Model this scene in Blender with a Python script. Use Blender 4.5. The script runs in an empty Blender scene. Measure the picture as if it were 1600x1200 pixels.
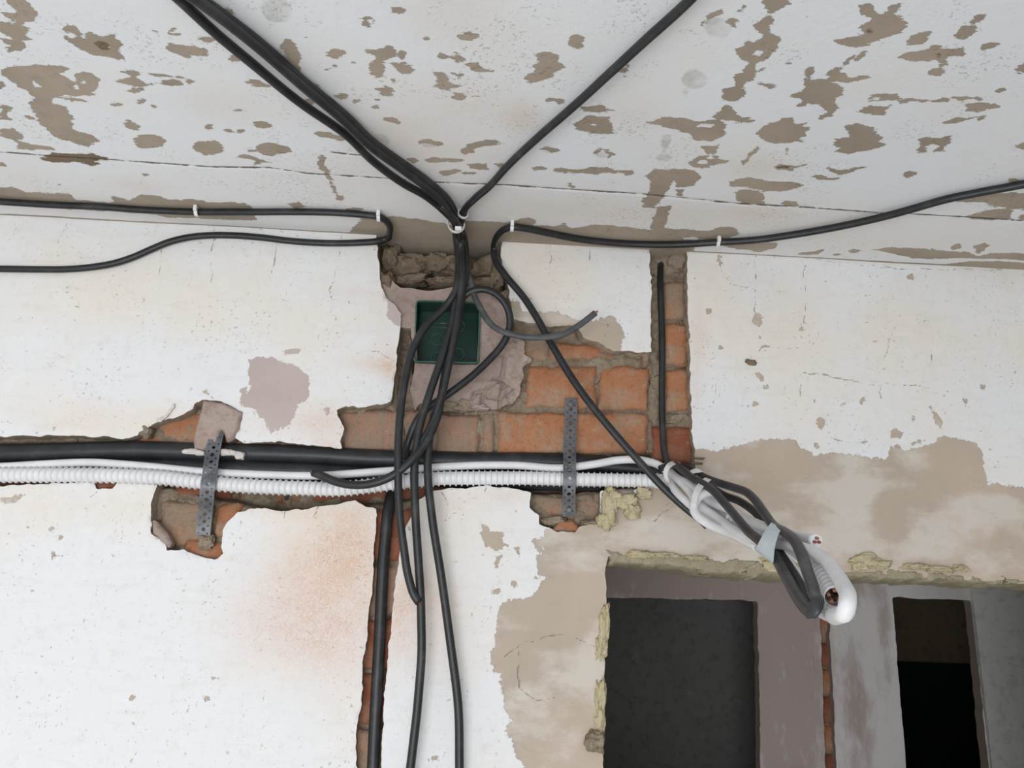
import bpy, bmesh, math, random
import numpy as np
from mathutils import Vector, Matrix

# ------------------------------------------------------------------ camera, world, light, exposure
random.seed(7)
SC = bpy.context.scene
COL = SC.collection
F = 1248.0
CAM = np.array([0.0, -1.27, 2.0])
TILT, YAW, ROLL = [math.radians(a) for a in (15.52, 2.06, 2.20)]
FW = np.array([math.sin(YAW)*math.cos(TILT), math.cos(YAW)*math.cos(TILT), math.sin(TILT)])
_r = np.array([math.cos(YAW), -math.sin(YAW), 0.0]); _u = np.cross(_r, FW)
RT = _r*math.cos(ROLL)+_u*math.sin(ROLL); UP = -_r*math.sin(ROLL)+_u*math.cos(ROLL)
cam = bpy.data.cameras.new('camera'); cam.sensor_width = 36; cam.lens = 36*F/1600; cam.clip_start = 0.02
camo = bpy.data.objects.new('camera', cam); COL.objects.link(camo)
camo.matrix_world = Matrix(((RT[0], UP[0], -FW[0], CAM[0]), (RT[1], UP[1], -FW[1], CAM[1]),
                            (RT[2], UP[2], -FW[2], CAM[2]), (0, 0, 0, 1)))
SC.camera = camo
SC.view_settings.view_transform = 'Standard'; SC.view_settings.look = 'None'
SC.view_settings.gamma = 1; SC.view_settings.use_curve_mapping = False
SC.view_settings.exposure = 0.0

W = bpy.data.worlds.new('world'); SC.world = W; W.use_nodes = True
W.node_tree.nodes['Background'].inputs[0].default_value = (0.80, 0.90, 1.0, 1)
W.node_tree.nodes['Background'].inputs[1].default_value = 1.3

def area(name, loc, target, sx, sy, power, col):
    l = bpy.data.lights.new(name, 'AREA'); l.shape = 'RECTANGLE'; l.size = sx; l.size_y = sy
    l.energy = power; l.color = col
    o = bpy.data.objects.new(name, l); COL.objects.link(o); o.location = loc
    o.rotation_euler = (Vector(target)-Vector(loc)).to_track_quat('-Z', 'Y').to_euler()
    return o
# daylight falling in through the window in the wall behind the photographer
area('window_daylight', (-0.65, -2.94, 1.26), (-0.65, 0, 1.26), 2.2, 1.4, 52, (0.98, 0.99, 1.0))

# ------------------------------------------------------------------ pixel <-> plane
def ray(px, py):
    return FW*F + RT*(px-800.0) - UP*(py-600.0)
def P(px, py, d=0.0):                      # point of the plane y = d
    r = ray(px, py); return CAM + r*((d-CAM[1])/r[1])
ZC = P(1340, 408)[2]                       # ceiling height from the joint of wall and ceiling
def Q(px, py, h=0.0):                      # point on the ceiling, h below it
    r = ray(px, py); return CAM + r*((ZC-h-CAM[2])/r[2])
def wpoly(pts, z=None, d=0.0):
    ox, oy, s = z or (0, 0, 1)
    return np.array([P(ox+x*s, oy+y*s, d)[[0, 2]] for x, y in pts])
def cpoly(pts, z=None):
    ox, oy, s = z or (0, 0, 1)
    return np.array([Q(ox+x*s, oy+y*s)[[0, 1]] for x, y in pts])
def ell(cx, cy, rx, ry, rot=0, n=14):
    c, s = math.cos(math.radians(rot)), math.sin(math.radians(rot))
    return [(cx+rx*math.cos(a)*c-ry*math.sin(a)*s, cy+rx*math.cos(a)*s+ry*math.sin(a)*c)
            for a in [2*math.pi*k/n for k in range(n)]]

# ------------------------------------------------------------------ fields on a grid
def _h(ix, iy, seed):
    n = (ix.astype(np.int64)*374761393 + iy.astype(np.int64)*668265263 + seed*1274126177) & 0xffffffff
    n = ((n ^ (n >> 13))*1274126177) & 0xffffffff
    return ((n ^ (n >> 16)) & 0xffff)/32767.5-1.0
def vnoise(x, y, seed=0):
    xi, yi = np.floor(x), np.floor(y); fx, fy = x-xi, y-yi
    fx = fx*fx*(3-2*fx); fy = fy*fy*(3-2*fy)
    a, b = _h(xi, yi, seed), _h(xi+1, yi, seed); c, d = _h(xi, yi+1, seed), _h(xi+1, yi+1, seed)
    return (a*(1-fx)+b*fx)*(1-fy)+(c*(1-fx)+d*fx)*fy
def fbm(x, y, wl, octs=3, seed=0, gain=.55, stretch=1.0):
    r = 0; a = 1; t = 0
    for k in range(octs):
        r = r+a*vnoise(x/(wl*stretch), y/wl, seed+17*k); t += a; a *= gain; wl *= .5
    return r/t

class Grid:
    def __init__(s, us, vs):
        s.us, s.vs = np.asarray(us), np.asarray(vs)
        s.U, s.V = np.meshgrid(s.us, s.vs, indexing='ij')
    def sd(s, polys, m=0.03):
        f = np.full(s.U.shape, -m)
        for p in polys:
            lo, hi = p.min(0)-m, p.max(0)+m
            i0, i1 = np.searchsorted(s.us, [lo[0], hi[0]]); j0, j1 = np.searchsorted(s.vs, [lo[1], hi[1]])
            if i1 <= i0 or j1 <= j0: continue
            X, Y = s.U[i0:i1, j0:j1], s.V[i0:i1, j0:j1]
            d2 = np.full(X.shape, m*m); ins = np.zeros(X.shape, bool)
            for k in range(len(p)):
                a, b = p[k], p[(k+1) % len(p)]; e = b-a; L = e@e+1e-12
                t = np.clip(((X-a[0])*e[0]+(Y-a[1])*e[1])/L, 0, 1)
                d2 = np.minimum(d2, (X-a[0]-t*e[0])**2+(Y-a[1]-t*e[1])**2)
                if a[1] != b[1]:
                    c = (a[1] > Y) != (b[1] > Y)
                    ins ^= c & (X < (b[0]-a[0])*(Y-a[1])/(b[1]-a[1])+a[0])
            g = np.where(ins, 1, -1)*np.sqrt(d2)
            f[i0:i1, j0:j1] = np.maximum(f[i0:i1, j0:j1], g)
        return f
    def line(s, lines, m=0.02, wig=0.0):                # distance to polylines
        f = np.full(s.U.shape, m)
        for p in lines:
            lo, hi = p.min(0)-m, p.max(0)+m
            i0, i1 = np.searchsorted(s.us, [lo[0], hi[0]]); j0, j1 = np.searchsorted(s.vs, [lo[1], hi[1]])
            if i1 <= i0 or j1 <= j0: continue
            X, Y = s.U[i0:i1, j0:j1], s.V[i0:i1, j0:j1]; g = f[i0:i1, j0:j1]
            X, Y = X+fbm(X, Y, .03, 3, 301)*wig, Y+fbm(X, Y, .03, 3, 307)*wig
            for k in range(len(p)-1):
                a, b = p[k], p[k+1]; e = b-a; L = e@e+1e-12
                t = np.clip(((X-a[0])*e[0]+(Y-a[1])*e[1])/L, 0, 1)
                g = np.minimum(g, np.sqrt((X-a[0]-t*e[0])**2+(Y-a[1]-t*e[1])**2))
            f[i0:i1, j0:j1] = g
        return f
    def soft(s, blobs):                         # (polygon centre u, v, ru, rv, strength)
        f = np.zeros(s.U.shape)
        for u, v, ru, rv, k in blobs:
            f = f + k*np.exp(-(((s.U-u)/ru)**2+((s.V-v)/rv)**2))
        return f
    def sample(s, f, u, v):
        i = np.clip(np.searchsorted(s.us, u)-1, 0, len(s.us)-2); j = np.clip(np.searchsorted(s.vs, v)-1, 0, len(s.vs)-2)
        a = np.clip((u-s.us[i])/(s.us[i+1]-s.us[i]), 0, 1); b = np.clip((v-s.vs[j])/(s.vs[j+1]-s.vs[j]), 0, 1)
        return (f[i, j]*(1-a)+f[i+1, j]*a)*(1-b)+(f[i, j+1]*(1-a)+f[i+1, j+1]*a)*b

def sheet(name, g, keep, front, back=None, attrs=None, mat=None, flip=False, parent=None, close=False):
    """Marching-squares sheet: the part of the grid where keep > 0, with a rim down to back(u, v)."""
    ins = keep > 0
    idx = np.full(ins.shape, -1); idx[ins] = np.arange(ins.sum())
    U = list(g.U[ins]); V = list(g.V[ins])
    c = ins[:-1, :-1].astype(int)+ins[1:, :-1]+ins[1:, 1:]+ins[:-1, 1:]
    fi, fj = np.where(c == 4)
    faces = np.stack([idx[fi, fj], idx[fi+1, fj], idx[fi+1, fj+1], idx[fi, fj+1]], 1).tolist()
    cache = {}; rim = []
    for i, j in zip(*np.where((c > 0) & (c < 4))):
        cs = ((i, j), (i+1, j), (i+1, j+1), (i, j+1)); poly = []; pend = None; first = None
        for k in range(4):
            a, b = cs[k], cs[(k+1) % 4]
            if ins[a]: poly.append(idx[a])
            if ins[a] != ins[b]:
                key = (a, b) if a < b else (b, a); q = cache.get(key)
                if q is None:
                    t = keep[a]/(keep[a]-keep[b]); t = min(max(t, .02), .98)
                    U.append(g.U[a]+t*(g.U[b]-g.U[a])); V.append(g.V[a]+t*(g.V[b]-g.V[a]))
                    q = len(U)-1; cache[key] = q
                poly.append(q)
                if ins[a]: pend = q
                elif pend is not None: rim.append((pend, q)); pend = None
                else: first = q
        if pend is not None and first is not None: rim.append((pend, first))
        faces.append(poly)
    U = np.array(U); V = np.array(V)
    pos = front(U, V); nf = len(pos); isrim = np.zeros(nf)
    if back is not None:
        rv = sorted({q for e in rim for q in e}); m = {q: k for k, q in enumerate(rv)}; n = len(rv)
        ru, rvv = U[rv], V[rv]
        pos = np.concatenate([pos, pos[rv], back(ru, rvv)])
        for a, b in rim:
            faces.append([nf+m[b], nf+m[a], nf+n+m[a], nf+n+m[b]])
        U = np.concatenate([U, ru, ru]); V = np.concatenate([V, rvv, rvv])
        isrim = np.concatenate([isrim, np.ones(2*n)])
        if close:                                # a back face too
            o = len(pos); pos = np.concatenate([pos, back(U[:nf], V[:nf])]); U = np.concatenate([U, U[:nf]]); V = np.concatenate([V, V[:nf]])
            isrim = np.concatenate([isrim, np.zeros(nf)])
            faces += [[o+q for q in reversed(f)] for f in faces if max(f) < nf]
    if flip: faces = [f[::-1] for f in faces]
    me = bpy.data.meshes.new(name); me.from_pydata(pos.tolist(), [], faces)
    me.polygons.foreach_set('use_smooth', [True]*len(faces))
    for an, fld in (attrs or {}).items():
        me.attributes.new(an, 'FLOAT', 'POINT').data.foreach_set('value', g.sample(fld, U, V).astype(np.float32))
    me.attributes.new('rim', 'FLOAT', 'POINT').data.foreach_set('value', isrim.astype(np.float32))
    return link(name, me, mat, parent)

def link(name, me, mat=None, parent=None):
    o = bpy.data.objects.new(name, me); COL.objects.link(o)
    if mat: me.materials.append(mat)
    if parent: o.parent = parent
    return o
def tag(o, label=None, cat=None, group=None, kind=None):
    if label: o['label'] = label
    if cat: o['category'] = cat
    if group: o['group'] = group
    if kind: o['kind'] = kind
    return o
def axis(lo, hi, step, far_lo, far_hi, coarse=0.08):
    a = list(np.arange(lo, hi, step))
    l = [far_lo+(lo-far_lo)*k/max(1, round((lo-far_lo)/coarse)) for k in range(max(0, round((lo-far_lo)/coarse)))]
    n = max(1, round((far_hi-hi)/coarse)); r = [a[-1]+(far_hi-a[-1])*(k+1)/n for k in range(n)]
    return np.array(l+a+r)

# ------------------------------------------------------------------ node materials
class G:
    def __init__(s, name, rough=.9, spec=.2):
        s.m = bpy.data.materials.new(name); s.m.use_nodes = True; s.t = s.m.node_tree
        s.b = s.t.nodes['Principled BSDF']; s.b.inputs['Roughness'].default_value = rough
        s.b.inputs['Specular IOR Level'].default_value = spec
        s.tc = s.t.nodes.new('ShaderNodeTexCoord').outputs['Object']
    def set(s, sock, v):
        if isinstance(v, bpy.types.NodeSocket): s.t.links.new(v, sock)
        elif isinstance(v, (tuple, list)) and len(v) == 3 and sock.type == 'RGBA': sock.default_value = (*v, 1)
        else: sock.default_value = v
    def attr(s, n):
        a = s.t.nodes.new('ShaderNodeAttribute'); a.attribute_name = n; return a.outputs['Fac']
    def mp(s, sc, vec=None):
        a = s.t.nodes.new('ShaderNodeMapping'); s.set(a.inputs[0], vec or s.tc); a.inputs['Scale'].default_value = sc; return a.outputs[0]
    def noise(s, sc, det=4, rough=.6, vec=None):
        a = s.t.nodes.new('ShaderNodeTexNoise'); s.set(a.inputs['Vector'], vec or s.tc)
        a.inputs['Scale'].default_value = sc; a.inputs['Detail'].default_value = det; a.inputs['Roughness'].default_value = rough
        return a.outputs['Fac']
    def voro(s, sc, vec=None):
        a = s.t.nodes.new('ShaderNodeTexVoronoi'); s.set(a.inputs['Vector'], vec or s.tc); a.inputs['Scale'].default_value = sc
        return a.outputs['Distance']
    def op(s, o, a, b=0.0, c=0.0):
        n = s.t.nodes.new('ShaderNodeMath'); n.operation = o
        s.set(n.inputs[0], a); s.set(n.inputs[1], b); s.set(n.inputs[2], c); return n.outputs[0]
    def rng(s, v, a, b, c=0.0, d=1.0, smooth=True):
        n = s.t.nodes.new('ShaderNodeMapRange'); n.interpolation_type = 'SMOOTHSTEP' if smooth else 'LINEAR'
        for k, x in enumerate((v, a, b, c, d)): s.set(n.inputs[k], x)
        return n.outputs[0]
    def mix(s, f, a, b):
        n = s.t.nodes.new('ShaderNodeMix'); n.data_type = 'RGBA'
        s.set(n.inputs[0], f); s.set(n.inputs[6], a); s.set(n.inputs[7], b); return n.outputs[2]
    def mul(s, a, b):
        n = s.t.nodes.new('ShaderNodeMix'); n.data_type = 'RGBA'; n.blend_type = 'MULTIPLY'; n.inputs[0].default_value = 1
        s.set(n.inputs[6], a); s.set(n.inputs[7], b); return n.outputs[2]
    def out(s, col, height=None, dist=.002, strength=1.0, rough=None):
        s.set(s.b.inputs['Base Color'], col)
        if rough is not None: s.set(s.b.inputs['Roughness'], rough)
        if height is not None:
            n = s.t.nodes.new('ShaderNodeBump'); n.inputs['Distance'].default_value = dist; n.inputs['Strength'].default_value = strength
            s.set(n.inputs['Height'], height); s.t.links.new(n.outputs[0], s.b.inputs['Normal'])
        return s.m

def plain(name, col, rough=.5, spec=.4, var=.12, sc=60, metal=0, bump=.0004, dust=None):
    g = G(name, rough, spec); n = g.noise(sc, 4)
    c = g.mix(g.rng(n, .3, .7), tuple(x*(1-var) for x in col), tuple(min(1, x*(1+var)) for x in col))
    if dust: c = g.mix(g.op('MULTIPLY', g.rng(g.noise(25, 5), .5, .8), dust[3]), c, dust[:3])
    g.b.inputs['Metallic'].default_value = metal
    return g.out(c, g.noise(sc*6, 3), bump)

M = {}
def wall_material():
    g = G('whitewashed_plaster', .92, .15)
    fine = g.noise(160, 5, .65); mid = g.noise(38, 5, .6); big = g.noise(7, 4, .55); huge = g.noise(2.6, 3)
    streak = g.noise(30, 5, .6, g.mp((.5, 1, 2.2)))
    warm = g.rng(g.op('ADD', g.attr('warm'), g.op('MULTIPLY', g.op('SUBTRACT', big, .5), 1.6)), .15, .95)
    paint = g.mix(warm, (.79, .795, .805), (.80, .755, .685))
    paint = g.mix(g.op('MULTIPLY', g.rng(streak, .50, .72), .30), paint, (.69, .665, .63))
    paint = g.mix(g.op('MULTIPLY', g.rng(g.noise(52, 6, .7, g.mp((1.3, 1, .8))), .50, .72), .30), paint, (.66, .61, .57))
    paint = g.mix(g.op('MULTIPLY', g.rng(g.noise(19, 6, .72, g.mp((1, 1, 1.6))), .52, .68), .40), paint, (.84, .835, .83))
    # orange brick dust rubbed into the whitewash
    org = g.op('MULTIPLY', g.attr('orange'), g.rng(g.op('ADD', g.op('MULTIPLY', fine, .6), g.op('MULTIPLY', mid, .5)), .35, .75, .5, 1.05))
    paint = g.mix(g.op('MINIMUM', g.op('MULTIPLY', g.op('MULTIPLY', org, .8), g.rng(g.noise(380, 3, .7), .36, .62, .5, 1.1)), .75), paint, (.68, .43, .30))
    # pock marks and specks
    sp = g.rng(g.noise(110, 2, .5, g.mp((.8, 1, 1.1))), .69, .73)
    sp = g.op('MULTIPLY', sp, g.rng(g.noise(11, 3), .40, .60))
    fl = g.op('MULTIPLY', g.rng(g.noise(170, 2, .5), .62, .69), g.rng(g.noise(14, 4, .6, g.mp((1.4, 1, .6))), .46, .62))
    paint = g.mix(g.op('MULTIPLY', fl, .65), paint, (.47, .38, .33))
    paint = g.mix(g.op('MULTIPLY', sp, .6), paint, (.36, .31, .27))
    # bare render where the paint has come off
    bn = g.op('ADD', g.attr('bare'), g.op('MULTIPLY', g.op('SUBTRACT', g.noise(110, 6, .75), .5), .024))
    bare = g.rng(bn, -.0004, .0005)
    sm = g.rng(g.op('ADD', g.noise(9, 6, .62, g.mp((.8, 1, 1.5))), g.attr('smear')), .50, .68)
    rend = g.mix(g.rng(big, .35, .65), (.47, .40, .325), (.53, .435, .355))
    rend = g.mix(g.op('MULTIPLY', sm, .75), rend, (.66, .61, .55))
    rend = g.mix(g.op('MULTIPLY', g.rng(mid, .55, .75), .3), rend, (.37, .32, .27))
    col = g.mix(bare, paint, rend)
    pk = g.rng(g.op('ADD', g.attr('pink'), g.op('MULTIPLY', g.op('SUBTRACT', g.noise(90, 6, .75), .5), .022)), -.0004, .0005)
    col = g.mix(pk, col, g.mix(g.rng(big, .3, .7), (.50, .42, .40), (.57, .485, .47)))
    # hairline cracks
    cw = g.op('SUBTRACT', .00125, g.op('ADD', g.attr('crack'), g.op('MULTIPLY', g.op('SUBTRACT', g.noise(45, 6, .7), .40), .007)))
    ck = g.rng(cw, -.0004, .0007)
    col = g.mix(g.op('MULTIPLY', ck, .62), col, (.24, .20, .17))
    rimc = g.mix(g.rng(mid, .35, .65), (.30, .25, .195), (.44, .37, .29))
    rimc = g.mix(g.op('MULTIPLY', g.rng(fine, .55, .7), .6), rimc, (.62, .54, .45))
    col = g.mix(g.attr('rim'), col, rimc)
    hgt = g.op('ADD', g.op('MULTIPLY', fine, .35), g.op('MULTIPLY', mid, .5))
    hgt = g.op('SUBTRACT', hgt, g.op('ADD', g.op('MULTIPLY', bare, .45), g.op('ADD', g.op('MULTIPLY', ck, .8), g.op('MULTIPLY', sp, .4))))
    return g.out(col, hgt, .0016, .8)
def ceiling_material():
    g = G('flaking_ceiling_paint', .92, .15)
    fine = g.noise(150, 5, .65); mid = g.noise(40, 5, .6); big = g.noise(6, 4, .55)
    paint = g.mix(g.op('MULTIPLY', g.rng(big, .4, .66), .6), (.80, .825, .86), (.80, .795, .785))
    paint = g.mix(g.op('MINIMUM', g.attr('warm'), 1.0), paint, (.70, .625, .55))
    grit = g.op('MULTIPLY', g.rng(g.noise(220, 3), .60, .68), g.rng(g.noise(9, 3), .5, .65))
    paint = g.mix(g.op('MULTIPLY', grit, .18), paint, (.82, .74, .66))
    gy = g.rng(g.op('ADD', g.attr('grey'), g.op('MULTIPLY', g.op('SUBTRACT', mid, .5), .012)), -.002, .003)
    paint = g.mix(g.op('MULTIPLY', gy, g.rng(mid, .3, .7, .15, .6)), paint, (.43, .42, .38))
    nz = g.op('MULTIPLY', g.op('SUBTRACT', g.noise(85, 7, .75, g.mp((.5, 1.2, 1))), .5), .026)
    bare = g.rng(g.op('ADD', g.attr('bare'), nz), -.0004, .0004)
    # scattered little chips
    ch = g.op('MULTIPLY', g.rng(g.noise(60, 3, .55, g.mp((.55, 1.1, 1))), .745, .755), g.rng(g.noise(5, 2), .45, .6))
    bare = g.op('MAXIMUM', bare, ch)
    rend = g.mix(g.rng(big, .35, .65), (.345, .295, .235), (.42, .355, .285))
    rend = g.mix(g.op('MULTIPLY', g.rng(mid, .5, .75), .35), rend, (.27, .235, .19))
    col = g.mix(bare, paint, rend)
    dk = g.rng(g.op('ADD', g.attr('dark'), nz), -.0006, .0015)
    col = g.mix(dk, col, (.21, .155, .105))
    cw = g.op('SUBTRACT', .0022, g.op('ADD', g.attr('crack'), g.op('MULTIPLY', g.op('SUBTRACT', g.noise(60, 4), .42), .006)))
    ck = g.rng(cw, -.0005, .0006)
    col = g.mix(g.op('MULTIPLY', ck, .9), col, (.10, .085, .07))
    col = g.mix(g.attr('rim'), col, (.38, .33, .27))
    hgt = g.op('ADD', g.op('MULTIPLY', fine, .3), g.op('ADD', g.op('MULTIPLY', mid, .4), grit))
    hgt = g.op('SUBTRACT', hgt, g.op('ADD', g.op('MULTIPLY', bare, .5), ck))
    return g.out(col, hgt, .0016, .8)
def masonry(name, c1, c2, c3, sc=30, bump=.004, k3=.5, stripes=False, crack=.8):
    g = G(name, .95, .1)
    n1 = g.noise(sc*.4, 6, .65); n2 = g.noise(sc, 6, .7); n3 = g.noise(sc*6, 5, .7)
    col = g.mix(g.rng(n1, .35, .65), c1, c2)
    if stripes: n2 = g.op('ADD', g.op('MULTIPLY', g.noise(30, 4, .6, g.mp((3.2, 1, .2))), .65), g.op('MULTIPLY', n2, .35))
    col = g.mix(g.op('MULTIPLY', g.rng(n2, .48, .60), k3), col, c3)
    col = g.mix(g.op('MULTIPLY', g.rng(n3, .48, .70), .42), col, tuple(x*.45 for x in c1))
    col = g.mix(g.op('MULTIPLY', g.rng(g.noise(sc*2.2, 6, .7), .60, .72), .5), col, tuple(min(1, x*1.35+.05) for x in c3))
    ln = g.rng(g.op('ABSOLUTE', g.op('SUBTRACT', g.noise(sc*.4, 4, .5), .5)), .0015, .006, 1, 0)
    ln = g.op('MULTIPLY', ln, g.rng(g.noise(sc*.3, 2), .55, .60))
    col = g.mix(g.op('MULTIPLY', ln, crack), col, (.06, .045, .035))
    h = g.op('SUBTRACT', g.op('ADD', n2, g.op('MULTIPLY', n3, .45)), g.op('MULTIPLY', ln, .7*crack))
    return g.out(col, h, bump)
M['wall'] = wall_material(); M['ceiling'] = ceiling_material()
M['mortar'] = masonry('grey_mortar', (.30, .235, .17), (.36, .29, .215), (.43, .36, .28), 40, .006)
M['cavity'] = masonry('dirty_mortar', (.19, .145, .10), (.25, .195, .14), (.30, .245, .185), 40, .006)
M['brick'] = masonry('orange_brick', (.42, .185, .095), (.47, .235, .135), (.38, .29, .21), 22, .004, .6)
M['brick_red'] = masonry('red_brick', (.27, .095, .055), (.33, .135, .08), (.30, .18, .12), 30, .004)
M['brick_pale'] = masonry('dusty_brick', (.40, .235, .165), (.35, .235, .175), (.31, .25, .18), 30, .004, .8, True)
M['brick_grey'] = masonry('mortar_smeared_brick', (.31, .235, .17), (.38, .27, .19), (.40, .215, .125), 26, .004)
M['gypsum'] = masonry('pinkish_gypsum', (.36, .275, .24), (.42, .33, .29), (.46, .375, .33), 16, .003, .5, False, .5)
M['gypsum_white'] = masonry('white_gypsum', (.66, .62, .59), (.72, .68, .65), (.58, .53, .50), 30, .002)
M['foam'] = masonry('old_expanding_foam', (.64, .55, .32), (.70, .62, .42), (.56, .49, .33), 60, .005, .5, False, .2)
M['foam_dirty'] = masonry('plastered_foam', (.43, .38, .27), (.38, .335, .245), (.52, .46, .31), 45, .006)
M['black'] = plain('black_cable_sheath', (.017, .018, .020), .42, .45, .25, 40, 0, .0003, (.12, .115, .11, .35))
M['black2'] = plain('dark_grey_cable_sheath', (.035, .038, .042), .42, .45, .25, 40, 0, .0003, (.16, .155, .15, .4))
M['grey'] = plain('worn_grey_cable_sheath', (.075, .08, .085), .45, .4, .25, 40, 0, .0003, (.30, .29, .28, .5))
M['white'] = plain('white_cable_sheath', (.76, .76, .775), .40, .4, .05, 30, 0, .0003, (.55, .50, .44, .25))
M['conduit'] = plain('white_corrugated_plastic', (.76, .765, .78), .38, .4, .04, 30, 0, .0002, (.55, .50, .44, .15))
M['tie'] = plain('white_nylon', (.78, .78, .77), .4, .4, .05)
M['tape'] = plain('pale_tape', (.62, .70, .74), .45, .35, .06, 25, 0, .001)
M['steel'] = plain('galvanised_steel', (.155, .165, .18), .5, .5, .3, 45, .55, .0003, (.30, .28, .26, .35))
M['copper'] = plain('copper', (.30, .14, .09), .6, .3, .1, 60, .2)
M['core'] = plain('red_brown_core', (.30, .07, .055), .5)
M['green'] = plain('dark_green_plastic', (.006, .040, .028), .38, .45, .2, 30, 0, .0003, (.10, .12, .10, .15))
M['green_edge'] = plain('scuffed_green_plastic', (.05, .12, .095), .5, .4, .3, 80, 0, .0004, (.55, .53, .50, .9))

# ------------------------------------------------------------------ the main wall
Z4 = (560, 330, .19175); Z5 = (760, 340, 1/3); Z5B = (1060, 380, .4); Z6 = (200, 600, .25); Z6B = (500, 780, .35)
Z7 = (520, 540, .25); Z8B = (0, 220, .3875); Z8 = (800, 680, .2166); Z3B = (760, 820, .3168)
XL, XR = P(-400, 900)[0], P(1690, 900)[0]
ZB = P(200, 1240)[2]
wg = Grid(axis(XL, XR, .0023, -2.45, 2.45), axis(ZB, ZC, .0023, 0.0, ZC+.004))

HOLE = [(592,325),(786,330),(785,371),(783,403),(793,440),(797,467),(802,497),(827,503),(857,511),(903,508),(912,527),(933,533),
        (957,547),(980,548),(1003,552),(1016,549),(1018,480),(1016,400),(1014,340),(1073,345),(1073,420),(1076,520),(1080,600),(1080,650),
        (1084,700),(1086,757),(1030,760),(1000,762),(985,768),(960,770),(939,767),(939,814),(930,819),(906,823),(898,831),(872,831),(862,826),(843,819),(841,806),(829,793),
        (830,769),(800,763),(760,758),(732,762),(700,764),(676,766),(655,780),(644,801),(637,822),(622,867),(612,976),(601,1077),(596,1200),(593,1330),
        (548,1330),(557,1200),(558,1147),(565,1077),(573,990),(584,885),(589,794),(570,792),(555,782),(540,784),(525,789),(495,791),
        (450,797),(425,796),(390,794),(372,802),(355,815),(350,825),(345,840),(347,855),(350,865),(335,874),(317,871),(297,865),(287,860),
        (260,861),(257,852),(235,832),(236,812),(235,785),(245,754),(200,753),(184,752),(175,763),(150,765),(141,752),(60,756),(0,760),
        (-360,764),(-385,745),(-385,700),(-360,684),(-120,682),(0,682),(50,680),(125,681),(200,684),(217,682),(217,675),(228,668),(245,660),(265,655),(285,648),(300,640),
        (305,630),(317,625),(345,626),(378,644),(374,668),(366,684),(380,692),(440,690),(480,695),(535,701),(532,690),(536,670),(527,650),(526,640),
        (540,635),(560,636),(600,632),(611,627),(617,590),(621,545),(624,510),(626,489),(614,474),(604,464),(594,437),(591,407),(589,363)]
OPEN = [(949,868),(1000,870),(1100,878),(1215,886),(1330,894),(1600,912),(1760,921),(1800,1700),(938,1700),(942,1200),(944,1060),(949,960),(946,900)]
hole = wg.sd([wpoly(HOLE)], .06)+fbm(wg.U, wg.V, .022, 3, 3)*.0032+fbm(wg.U, wg.V, .0075, 2, 8)*.0013
opening = wg.sd([wpoly(OPEN)], .06)+fbm(wg.U, wg.V, .02, 3, 5)*.002+fbm(wg.U, wg.V, .0075, 2, 9)*.0010
keep = -np.maximum(hole, opening)

bare_p = [wpoly(p) for p in (
    [(1083,700),(1120,706),(1164,692),(1208,686),(1240,688),(1272,712),(1300,708),(1340,712),(1384,720),(1392,697),(1404,696),(1412,708),(1460,690),
     (1476,682),(1520,690),(1536,708),(1536,732),(1544,758),(1600,760),(1760,772),(1760,1000),(930,1000),(925,800),(1030,755)],
    [(855,826),(846,845),(850,861),(836,871),(839,899),(852,902),(836,928),(823,934),(798,937),(782,947),(776,963),(774,1004),(766,1023),(771,1048),
     (782,1054),(785,1105),(801,1127),(792,1134),(807,1184),(820,1200),(845,1400),(980,1400),(980,800),(935,805),(870,815)])]
bare_p += [wpoly(p, Z5) for p in (
    [(100,380),(128,395),(150,392),(165,435),(215,440),(330,445),(400,470),(430,482),(500,480),(580,458),(615,490),(645,540),(632,600),(640,640),(400,640),(110,560)],)]
bare_p += [wpoly(p, Z6B) for p in (
    [(720,105),(750,115),(760,140),(815,150),(810,190),(850,200),(885,220),(890,262),(860,215),(820,210),(790,235),(745,212),(725,180)],
    [(785,252),(812,250),(792,312),(778,290)], [(950,170),(1000,190),(1000,250),(960,220)], [(960,270),(1012,265),(985,345)],
    ell(785,410,18,13), ell(728,245,8,9), ell(867,380,10,11), [(488,1162),(532,1145),(500,1172)], ell(1005,350,9,7), ell(745,170,6,6), ell(965,350,8,7))]
bare_p += [wpoly(p, Z5B) for p in (
    ell(157,62,12,12), ell(160,80,8,14,-20), ell(308,298,18,24), ell(320,368,9,8), [(297,505),(332,505),(325,537),(310,525)], ell(345,562,10,5), ell(302,628,8,6),
    [(540,682),(555,670),(570,695),(560,727),(540,708)], [(830,740),(850,728),(876,740),(866,760),(835,756)],
    [(984,643),(1030,688),(1026,727),(1006,708)], ell(935,776,30,9,-10), ell(1188,560,10,9), ell(480,335,6,6), ell(120,268,11,8), ell(905,130,10,8),
    ell(1125,617,8,5), ell(917,687,6,6), ell(531,616,5,13), ell(640,630,18,4,-20), ell(717,615,9,12,30), ell(165,407,6,6), ell(540,795,6,8))]
bare_p += [wpoly(p) for p in (ell(95,840,6,3.5,-20), ell(80,826,4,3), ell(83,868,3,6), [(0,778),(20,775),(40,772),(28,783),(10,786)], ell(334,1059,5,2),
                              ell(322,1092,5,4), [(310,616),(322,609),(330,620),(322,613)], ell(205,1090,2.5,3), ell(785,1056,3,2), [(505,640),(515,636),(512,645)])]
bare = wg.sd(bare_p)+fbm(wg.U, wg.V, .018, 3, 11)*.0035
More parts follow.
